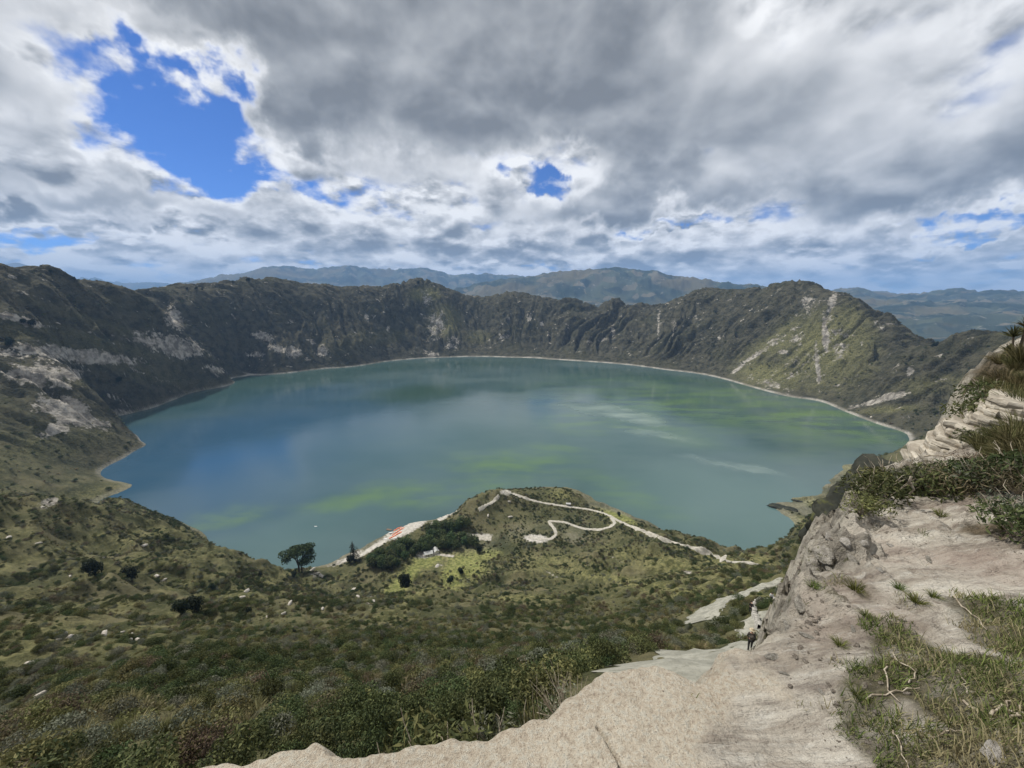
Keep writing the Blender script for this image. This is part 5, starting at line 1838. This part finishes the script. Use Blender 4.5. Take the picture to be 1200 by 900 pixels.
SO = [rock_mesh('pale_rock', 740 + i, mr_pale, (1, .6, .7), 10, 2, .14) for i in range(4)]
STONES = [(72, 742, 7, 'pale outcrop, upper left stone of the broken white group'), (80, 748, 6, 'pale outcrop in the middle of the broken white group'), (88, 745, 5, 'pale outcrop, right upright stone of the white group'), (88, 756, 4, 'pale outcrop lowest in the broken white group'), (68, 750, 4, 'pale outcrop at the left foot of the white group'),
          (122, 744, 8, 'flat pale slab between the two white rock groups'), (143, 741, 4, 'small pale rock topmost of the right white group'), (155, 744, 5, 'tall pale rock of the right white group'), (150, 751, 5, 'low pale rock at the foot of the right group'), (162, 750, 5, 'pale rock at the right end of the white group'),
          (47, 814, 8, 'large pale boulder among the left shrubs'), (40, 824, 4, 'smaller pale boulder below the large one at left'), (55, 788, 7, 'flat grey slab at the edge of the bench'), (36, 778, 8, 'flat grey slab upper left on the bench edge'), (208, 777, 3, 'small upright white stone in the mid scrub'), (157, 786, 6, 'grey boulder in the scrub by the small white stone'),
          (10, 630, 5, 'pale boulder at the left frame edge on the terrace'), (45, 637, 4, 'pale rock beside a scar on the left terrace'), (122, 652, 4, 'white rock just above the left black bush'), (168, 640, 5, 'pale rock on the upper terrace line'), (184, 675, 5, 'white rock row on the terrace right of the bushes'), (192, 680, 4, 'white rock at the end of the terrace row'), (82, 675, 3, 'single white stone left of the black bushes'),
          (288, 694, 6, 'tall pale rock at the foot of the shoulder'), (284, 700, 5, 'pale rock left of the tall one at the shoulder foot'), (340, 707, 5, 'pale rock on the slope below the bay'), (370, 717, 6, 'white rock face in the middle gully'), (378, 714, 4, 'white rock right of the gully face'), (332, 719, 4, 'white rock left of the gully face'), (313, 723, 3, 'small white rock at the gully start'),
          (414, 692, 6, 'white streaked rock on the steep knoll'), (420, 700, 5, 'white rock lower on the steep knoll'), (366, 668, 5, 'pale bluff at the shore right of the spreading tree'), (376, 676, 5, 'pale rock below the shore bluff'), (512, 664, 5, 'grey rock at the head of the meadow'), (597, 588, 3, 'white stone on the promontory slope under its top'), (572, 604, 3, 'white stone on the left promontory slope'), (598, 606, 3.5, 'white stone in the middle of the promontory slope'), (437, 706, 5, 'grey rock on the left slope of the gully'), (606, 788, 6, 'tall grey rock in the near scrub gully'), (570, 786, 6, 'grey rock left in the near scrub gully'), (560, 762, 5, 'pale rock at the top of the near gully'), (684, 770, 4, 'small pale rock in the scrub above the slab'), (1021, 489, 3, 'white rock standing in the water by the right shore')]
for i, (px, py, r, lab) in enumerate(STONES):
    p, k_ = stand(px, py)
    s = r / k_ * .8
    o = link('pale_rock', SO[i % 4], None, p, (i * 1.7) % 6.28, (s * 1.2, s, s * .8))
    tag(o, lab, 'rock', 'pale rocks on the slope')

for px, py, sx_, sy_, sz_, lab in [(912, 594, 15, 6, 4, 'dark rock at the tip of the low spit by the right shore'), (936, 588, 9, 3, 2.5, 'small dark rock at the tip of the shorter spit'), (926, 597, 9, 5, 4, 'dark rock in the middle of the low spit')]:
    p, k_ = stand(px, py)
    p.z = max(p.z, .5)
    o = link('shore_rock', rock_mesh('shore_rock', 745 + px % 7, mr_dark, (1, 1, 1), 10, 3, .15), None, p, 0, (sx_, sy_, sz_))
    o.rotation_euler = (0, 0, -math.atan2(p.x, p.y) * 1.0)
    tag(o, lab, 'rock')

# ------------------------------------------------------------------ huts, shelter and boats by the water
def flat_mat(name, col, rough=.7, spec=.3, grain=.15):
    m, T, b = material(name, rough, spec)
    n1 = T.noise(T.n.new('ShaderNodeTexCoord').outputs['Object'], 3.0, 5, .6)
    T.set(b.inputs['Base Color'], T.mix(T.m('MULTIPLY', T.ss(n1, .4, .7), grain * 2), col, tuple(v * .55 for v in col)))
    return m


M_roofg = flat_mat('grey sheet roof', (.42, .42, .40), .5)
M_roofr = flat_mat('red sheet roof', (.62, .16, .10), .5)
M_wall = flat_mat('whitewashed wall', (.55, .53, .47))
M_wood = flat_mat('weathered wood', (.16, .11, .07))
M_dark = flat_mat('dark opening', (.015, .015, .015))
M_or = flat_mat('orange boat plastic', (.75, .20, .09), .45)
M_white = flat_mat('white boat paint', (.75, .75, .72), .45)
M_stone = rockmat('parapet stone', (.24, .23, .20), (.42, .40, .35))


def box_arrays(x0, x1, y0, y1, z0, z1):
    return [(x0, y0, z0), (x1, y0, z0), (x1, y1, z0), (x0, y1, z0), (x0, y0, z1), (x1, y0, z1), (x1, y1, z1), (x0, y1, z1)], [(0, 3, 2, 1), (4, 5, 6, 7), (0, 1, 5, 4), (1, 2, 6, 5), (2, 3, 7, 6), (3, 0, 4, 7)]


def boxes(name, lst, mat):
    Vb, Fb = [], []
    for b6 in lst:
        v, f = box_arrays(*b6)
        Fb += [tuple(i + len(Vb) for i in q) for q in f]
        Vb += v
    return mesh_from(name, Vb, Fb, (mat,))


def hut(px, py, L, W, H, rise, roof, label, rz):
    p, k_ = stand(px, py)
    o = thing('hut', label, 'hut', p, rz)
    link('wall', boxes('wall', [(-L / 2, L / 2, -W / 2, W / 2, -2.0, H)], M_wall), o)
    e, t = .45, .12
    a, b_ = L / 2 + e, W / 2 + e
    zr = H + rise
    Vr = []
    for z_ in (0, t):
        Vr += [(-a, -b_, H - .12 + z_), (a, -b_, H - .12 + z_), (a, 0, zr + z_), (-a, 0, zr + z_), (-a, b_, H - .12 + z_), (a, b_, H - .12 + z_)]
    Fr = [(6, 7, 8, 9), (9, 8, 11, 10), (3, 2, 1, 0), (4, 5, 2, 3), (0, 1, 7, 6), (5, 4, 10, 11), (0, 6, 9, 3), (3, 9, 10, 4), (1, 2, 8, 7), (2, 5, 11, 8)]
    link('roof', mesh_from('roof', Vr, Fr, (roof,)), o)
    # gables close the roof
    link('gable', mesh_from('gable', [(x_, y_, z_) for x_ in (-L / 2 + .01, L / 2 - .01) for (y_, z_) in ((-W / 2, H), (W / 2, H), (0, zr - .05))], [(0, 2, 1), (3, 4, 5)], (M_wall,)), o)
    d_ = link('door', boxes('door', [(-.45, .45, -W / 2 - .05, -W / 2 + .02, 0, 2.0)], M_wood), o)
    for sx in (-L * .3, L * .3):
        f_ = link('window', boxes('window', [(sx - .5, sx + .5, -W / 2 - .05, -W / 2 + .02, 1.0, 1.9)], M_wood), o)
        link('pane', boxes('pane', [(sx - .4, sx + .4, -W / 2 - .065, -W / 2 - .045, 1.1, 1.8)], M_dark), f_)
    return o


hut(502, 650, 9, 6, 2.6, 1.6, M_roofg, 'grey roofed hut, left of the two huts on the meadow', R(20))
hut(511, 647, 7, 4.5, 2.8, 1.8, M_roofg, 'steep grey roofed hut, right of the two huts on the meadow', R(-62))
hut(514, 621, 8, 4.5, 2.4, 1.4, M_roofr, 'small hut with a red roof at the edge of the grove', R(10))
# open shelter on the promontory path
p, k_ = stand(666, 592)
o = thing('shelter', 'open wooden shelter with grey roof on the promontory path', 'shelter', p, R(-8))
for sx in (-2.6, 2.6):
    for sy in (-1.5, 1.5):
        link('post', boxes('post', [(sx - .12, sx + .12, sy - .12, sy + .12, -.8, 2.4)], M_wood), o)
link('roof', mesh_from('roof', [(-3.2, -2.1, 2.38), (3.2, -2.1, 2.38), (3.2, 0, 3.3), (-3.2, 0, 3.3), (-3.2, 2.1, 2.38), (3.2, 2.1, 2.38), (-3.2, -2.1, 2.5), (3.2, -2.1, 2.5), (3.2, 0, 3.42), (-3.2, 0, 3.42), (-3.2, 2.1, 2.5), (3.2, 2.1, 2.5)],
     [(6, 7, 8, 9), (9, 8, 11, 10), (3, 2, 1, 0), (4, 5, 2, 3), (0, 1, 7, 6), (5, 4, 10, 11), (0, 6, 9, 3), (3, 9, 10, 4), (1, 2, 8, 7), (2, 5, 11, 8)], (M_roofg,)), o)
link('back_panel', boxes('back_panel', [(-2.6, 2.6, 1.4, 1.48, .2, 2.2)], M_wood), o)


def hull_mesh(name, L, W, H, mat):
    n, k = 13, 9
    Vh = []
    for i in range(n):
        t = i / (n - 1) * 2 - 1
        w_ = W / 2 * (1 - abs(t) ** 2.4) ** .8 + .01
        sh = H * (1 + .55 * t * t)
        for j in range(k):
            a = math.pi * j / (k - 1)
            Vh.append((t * L / 2, -math.cos(a) * w_, sh - math.sin(a) ** .7 * sh))
        Vh.append((t * L / 2, 0, sh * .82))
    f = []
    m_ = k + 1
    for i in range(n - 1):
        for j in range(m_):
            f.append((i * m_ + j, i * m_ + (j + 1) % m_, (i + 1) * m_ + (j + 1) % m_, (i + 1) * m_ + j))
    return mesh_from(name, Vh, f, (mat,), True)


kay = hull_mesh('kayak', 4.6, 1.0, .42, M_or)
seatm = boxes('seat', [(-.35, .35, -.3, .3, .33, .40), (-.42, -.33, -.3, .3, .40, .68)], M_dark)
g = np.random.default_rng(95)
for r_i, (ax, ay, bx, by, n) in enumerate([(459, 630, 468, 625, 5), (462, 626, 471, 620, 5), (464, 621, 470, 618, 4)]):
    for i in range(n):
        t = i / (n - 1)
        p, k_ = stand(ax + (bx - ax) * t, ay + (by - ay) * t)
        o = thing('kayak', 'orange kayak laid out in the rows on the beach', 'kayak', p + Vector((0, 0, .05)), R(50) + g.normal() * .12, 'orange kayaks on the beach', 1.5)
        link('hull', kay, o)
        link('seat', seatm, o)
boat = hull_mesh('boat', 6.5, 1.9, .8, M_white)
bench = boxes('bench', [(-1.6, -1.2, -.8, .8, .5, .58), (.9, 1.3, -.8, .8, .5, .58)], M_wood)
for px, py, rz_, lab in [(458, 626, .2, 'white boat moored by the orange kayaks'), (452, 633, .5, 'white boat moored left below the kayaks'), (465, 636, .3, 'white boat drawn up below the kayaks'), (370, 617, .1, 'small white boat alone out on the lake')]:
    th, s_ = pray(px, py)
    D_ = (0.05 - EYE) / float(s_)
    p = Vector((D_ * math.sin(th), D_ * math.cos(th), .0))
    zz_ = float(zat(p.x, p.y))
    p.z = max(-.15, zz_ + .05)
    o = thing('boat', lab, 'boat', p, rz_, None, .55 if px == 370 else .8)
    link('hull', boat, o)
    link('bench', bench, o)
th, s_ = pray(456, 621)
D_ = -EYE / float(s_)
o = thing('floating_dock', 'small dark floating dock beside the kayak beach', 'dock', (D_ * math.sin(th), D_ * math.cos(th), 0), R(-15))
for i in range(6):
    link('plank', boxes('plank', [(-3.6 + i * 1.2, -2.5 + i * 1.2, -1.5, 1.5, .45, .58)], M_wood), o)
link('float', boxes('float', [(-3.6, 3.5, -1.4, -.7, -.3, .448), (-3.6, 3.5, .7, 1.4, -.3, .448)], M_dark), o)

# ------------------------------------------------------------------ the low stone parapet above the bend of the path
wp_ = [(908, 706), (898, 705), (890, 706), (884, 709), (881, 714), (883, 721), (887, 729), (890, 738)]
gx, gy, gz, _ = ground([q[0] for q in wp_], [q[1] for q in wp_], 130)
ln = resample(np.stack([gx, gy], 1), .45)
d_ = np.gradient(ln, axis=0)
d_ /= np.linalg.norm(d_, axis=1)[:, None]
nrm = np.stack([-d_[:, 1], d_[:, 0]], 1)
zz_ = zat(ln[:, 0], ln[:, 1])
c0 = Vector((ln[0, 0], ln[0, 1], zz_[0]))
o = thing('parapet', 'low curved stone parapet round the bend of the lower path', 'wall', c0)
rows = []
for (a, h_) in [(-.26, -.6), (-.24, .78), (.24, .78), (.26, -.6)]:
    rows.append(np.c_[ln + nrm * a - [c0.x, c0.y], zz_ + h_ - c0.z])
link('wall_body', mesh_from('wall_body', np.stack(rows, 1).reshape(-1, 3), grid_faces(len(ln), 4)[:, ::-1], (M_stone,)), o)
cap_m = [rock_mesh('coping_stone', 760 + i, M_stone, (.34, .36, .10), 6, 2, .06) for i in range(3)]
for i in range(0, len(ln), 1):
    link('coping_stone', cap_m[i % 3], o, (ln[i, 0] - c0.x, ln[i, 1] - c0.y, zz_[i] + .82 - c0.z), math.atan2(d_[i, 1], d_[i, 0]) + .1 * (i % 3), (.8, 1, 1))

# ------------------------------------------------------------------ walkers
def skin_mesh(name, verts, edges, radii, mat, levels=2):
    m_ = bpy.data.meshes.new(name)
    m_.from_pydata(verts, edges, [])
    ob = bpy.data.objects.new(name, m_)
    COL.objects.link(ob)
    md = ob.modifiers.new('skin', 'SKIN')
    for i, r in enumerate(radii):
        m_.skin_vertices[0].data[i].radius = (r, r) if not hasattr(r, '__len__') else r
    m_.skin_vertices[0].data[0].use_root = True
    sd_ = ob.modifiers.new('sub', 'SUBSURF')
    sd_.levels = sd_.render_levels = levels
    dg_ = bpy.context.evaluated_depsgraph_get()
    out = bpy.data.meshes.new_from_object(ob.evaluated_get(dg_))
    out.name = name
    bpy.data.objects.remove(ob)
    out.materials.clear()
    out.materials.append(mat)
    out.polygons.foreach_set('use_smooth', np.ones(len(out.polygons), bool))
    return out


def person(label, loc, rz, jacket, trousers, hat=None, hair=(.02, .015, .01), stride=.16, lean=.05, pack=None):
    sk = flat_mat('skin', (.36, .22, .15), .6)
    s = stride
    L = {  # joint: position
        'pel': (0, 0, .93), 'spi': (0, lean * .4, 1.12), 'che': (0, lean, 1.33), 'nec': (0, lean * 1.3, 1.49), 'hd0': (0, lean * 1.6, 1.58), 'hd1': (0, lean * 1.7 + .015, 1.66), 'hd2': (0, lean * 1.7, 1.73),
        'shl': (-.17, lean, 1.41), 'ell': (-.24, lean - .05 + s * .3, 1.14), 'wrl': (-.23, lean + .08 + s * .6, .93), 'hal': (-.22, lean + .11 + s * .7, .86),
        'shr': (.17, lean, 1.41), 'elr': (.24, lean - .05 - s * .3, 1.14), 'wrr': (.23, lean + .02 - s * .3, .92), 'har': (.22, lean + .04 - s * .3, .85),
        'hil': (-.095, 0, .88), 'knl': (-.10, .05 - s * .4, .49), 'anl': (-.10, -.03 - s, .09), 'tol': (-.11, .12 - s, .035),
        'hir': (.095, 0, .88), 'knr': (.10, .05 + s * .7, .49), 'anr': (.10, -.02 + s, .09), 'tor': (.11, .14 + s, .035)}
    rad = dict(pel=(.14, .105), spi=(.13, .10), che=(.155, .11), nec=.055, hd0=.075, hd1=.09, hd2=.07, shl=.062, ell=.045, wrl=.031, hal=.036, shr=.062, elr=.045, wrr=.031, har=.036, hil=.095, knl=.06, anl=.043, tol=.04, hir=.095, knr=.06, anr=.043, tor=.04)
    fing = []
    for sd_, h_ in ((-1, 'hal'), (1, 'har')):
        hx, hy, hz_ = L[h_]
        for q in range(4):
            n1, n2 = 'f%d%d' % (sd_, q), 'g%d%d' % (sd_, q)
            L[n1] = (hx + .0 * sd_, hy + (q - 1.5) * .021, hz_ - .055)
            L[n2] = (hx - .015 * sd_, hy + (q - 1.5) * .021, hz_ - .10 - .012 * (q in (1, 2)))
            rad[n1], rad[n2] = .0095, .0085
            fing += [(h_, n1), (n1, n2)]
        n1 = 't%d' % sd_
        L[n1] = (hx - .02 * sd_, hy + .055, hz_ - .04)
        rad[n1] = .011
        fing.append((h_, n1))
    ED = [('pel', 'spi'), ('spi', 'che'), ('che', 'nec'), ('nec', 'hd0'), ('hd0', 'hd1'), ('hd1', 'hd2'), ('che', 'shl'), ('shl', 'ell'), ('ell', 'wrl'), ('wrl', 'hal'), ('che', 'shr'), ('shr', 'elr'), ('elr', 'wrr'), ('wrr', 'har'),
          ('pel', 'hil'), ('hil', 'knl'), ('knl', 'anl'), ('anl', 'tol'), ('pel', 'hir'), ('hir', 'knr'), ('knr', 'anr'), ('anr', 'tor')] + fing

    def sub(name, edges, grow, mat):
        ks = []
        for a, b_ in edges:
            for q in (a, b_):
                if q not in ks:
                    ks.append(q)
        rr_ = []
        for q in ks:
            r = rad[q]
            r = r if hasattr(r, '__len__') else (r, r)
            rr_.append((r[0] * grow + .008 * (grow > 1), r[1] * grow + .008 * (grow > 1)))
        return skin_mesh(name, [L[q] for q in ks], [(ks.index(a), ks.index(b_)) for a, b_ in edges], rr_, mat)
    o = thing('person', label, 'person', loc, rz)
    link('body', sub('body', ED, 1.0, sk), o)
    jm = flat_mat('jacket cloth', jacket, .85)
    tm_ = flat_mat('trouser cloth', trousers, .85)
    link('jacket', sub('jacket', [('pel', 'spi'), ('spi', 'che'), ('che', 'shl'), ('shl', 'ell'), ('ell', 'wrl'), ('che', 'shr'), ('shr', 'elr'), ('elr', 'wrr')], 1.16, jm), o)
    link('trousers', sub('trousers', [('pel', 'hil'), ('hil', 'knl'), ('knl', 'anl'), ('pel', 'hir'), ('hir', 'knr'), ('knr', 'anr')], 1.17, tm_), o)
    link('shoe', sub('shoe', [('anl', 'tol')], 1.25, M_dark), o)
    link('shoe', sub('shoe', [('anr', 'tor')], 1.25, M_dark), o)
    hx, hy, hz_ = L['hd2']
    if hat:
        hm = flat_mat('hat straw', hat, .9)
        prof = [(.001, .115), (.06, .113), (.092, .09), (.102, .03), (.105, .0), (.19, -.02), (.205, -.03), (.19, -.032), (.10, -.015)]
        Vh = [(r * math.cos(q * math.pi / 8) + hx, r * math.sin(q * math.pi / 8) + hy, z_ + hz_ + .005) for r, z_ in prof for q in range(16)]
        link('hat', mesh_from('hat', Vh, grid_faces(len(prof), 16, True)[:, ::-1], (hm,), True), o)
    else:
        Vh, Fh_, _s = None, None, None
        m_ = rock_mesh('hair', 780, flat_mat('dark hair', hair, .6), (.098, .105, .09), 0, 3, .04)
        link('hair', m_, o, (hx, hy - .022, hz_ - .012))
    if pack:
        m_ = rock_mesh('backpack', 781, flat_mat('pack cloth', pack, .85), (.16, .10, .24), 6, 3, .04)
        link('backpack', m_, o, (0, lean - .20, 1.24))
    return o


def on_path(px, py, far=130):
    p, _ = stand(px, py, far)
    p.z += .14
    return p


person('walker in white top and dark trousers beside the grey cliff', on_path(903, 706), R(150), (.78, .78, .76), (.02, .02, .025))
person('walker in black leaning at the bend of the parapet', on_path(879, 719), R(-40), (.012, .012, .013), (.015, .015, .017), lean=.12, stride=.05)
person('walker in straw hat and dark clothes at the end of the near path', on_path(878, 763, 70), R(-30), (.045, .04, .035), (.02, .02, .02), hat=(.42, .35, .24), pack=(.06, .05, .04))

# ------------------------------------------------------------------ the air
hz = bpy.data.materials.new('air')
hz.use_nodes = True
hz.node_tree.nodes.clear()
pv = hz.node_tree.nodes.new('ShaderNodeVolumePrincipled')
pv.inputs['Color'].default_value = (.32, .57, 1.0, 1)
pv.inputs['Density'].default_value = 5.0e-5
pv.inputs['Anisotropy'].default_value = 0.0
hz.node_tree.links.new(pv.outputs[0], hz.node_tree.nodes.new('ShaderNodeOutputMaterial').inputs['Volume'])
s0, zb, zt = 32000, float(V[:, 2].min()) - 50, float(V[:, 2].max()) + 30
bv = [(x * s0, y * s0, z) for z in (zb, zt) for x, y in ((-1, -1), (1, -1), (1, 1), (-1, 1))]
hme = mesh_from('haze', bv, [(3, 2, 1, 0), (4, 5, 6, 7), (0, 1, 5, 4), (1, 2, 6, 5), (2, 3, 7, 6), (3, 0, 4, 7)], (hz,))
ho = tag(link('haze', hme), kind='stuff')
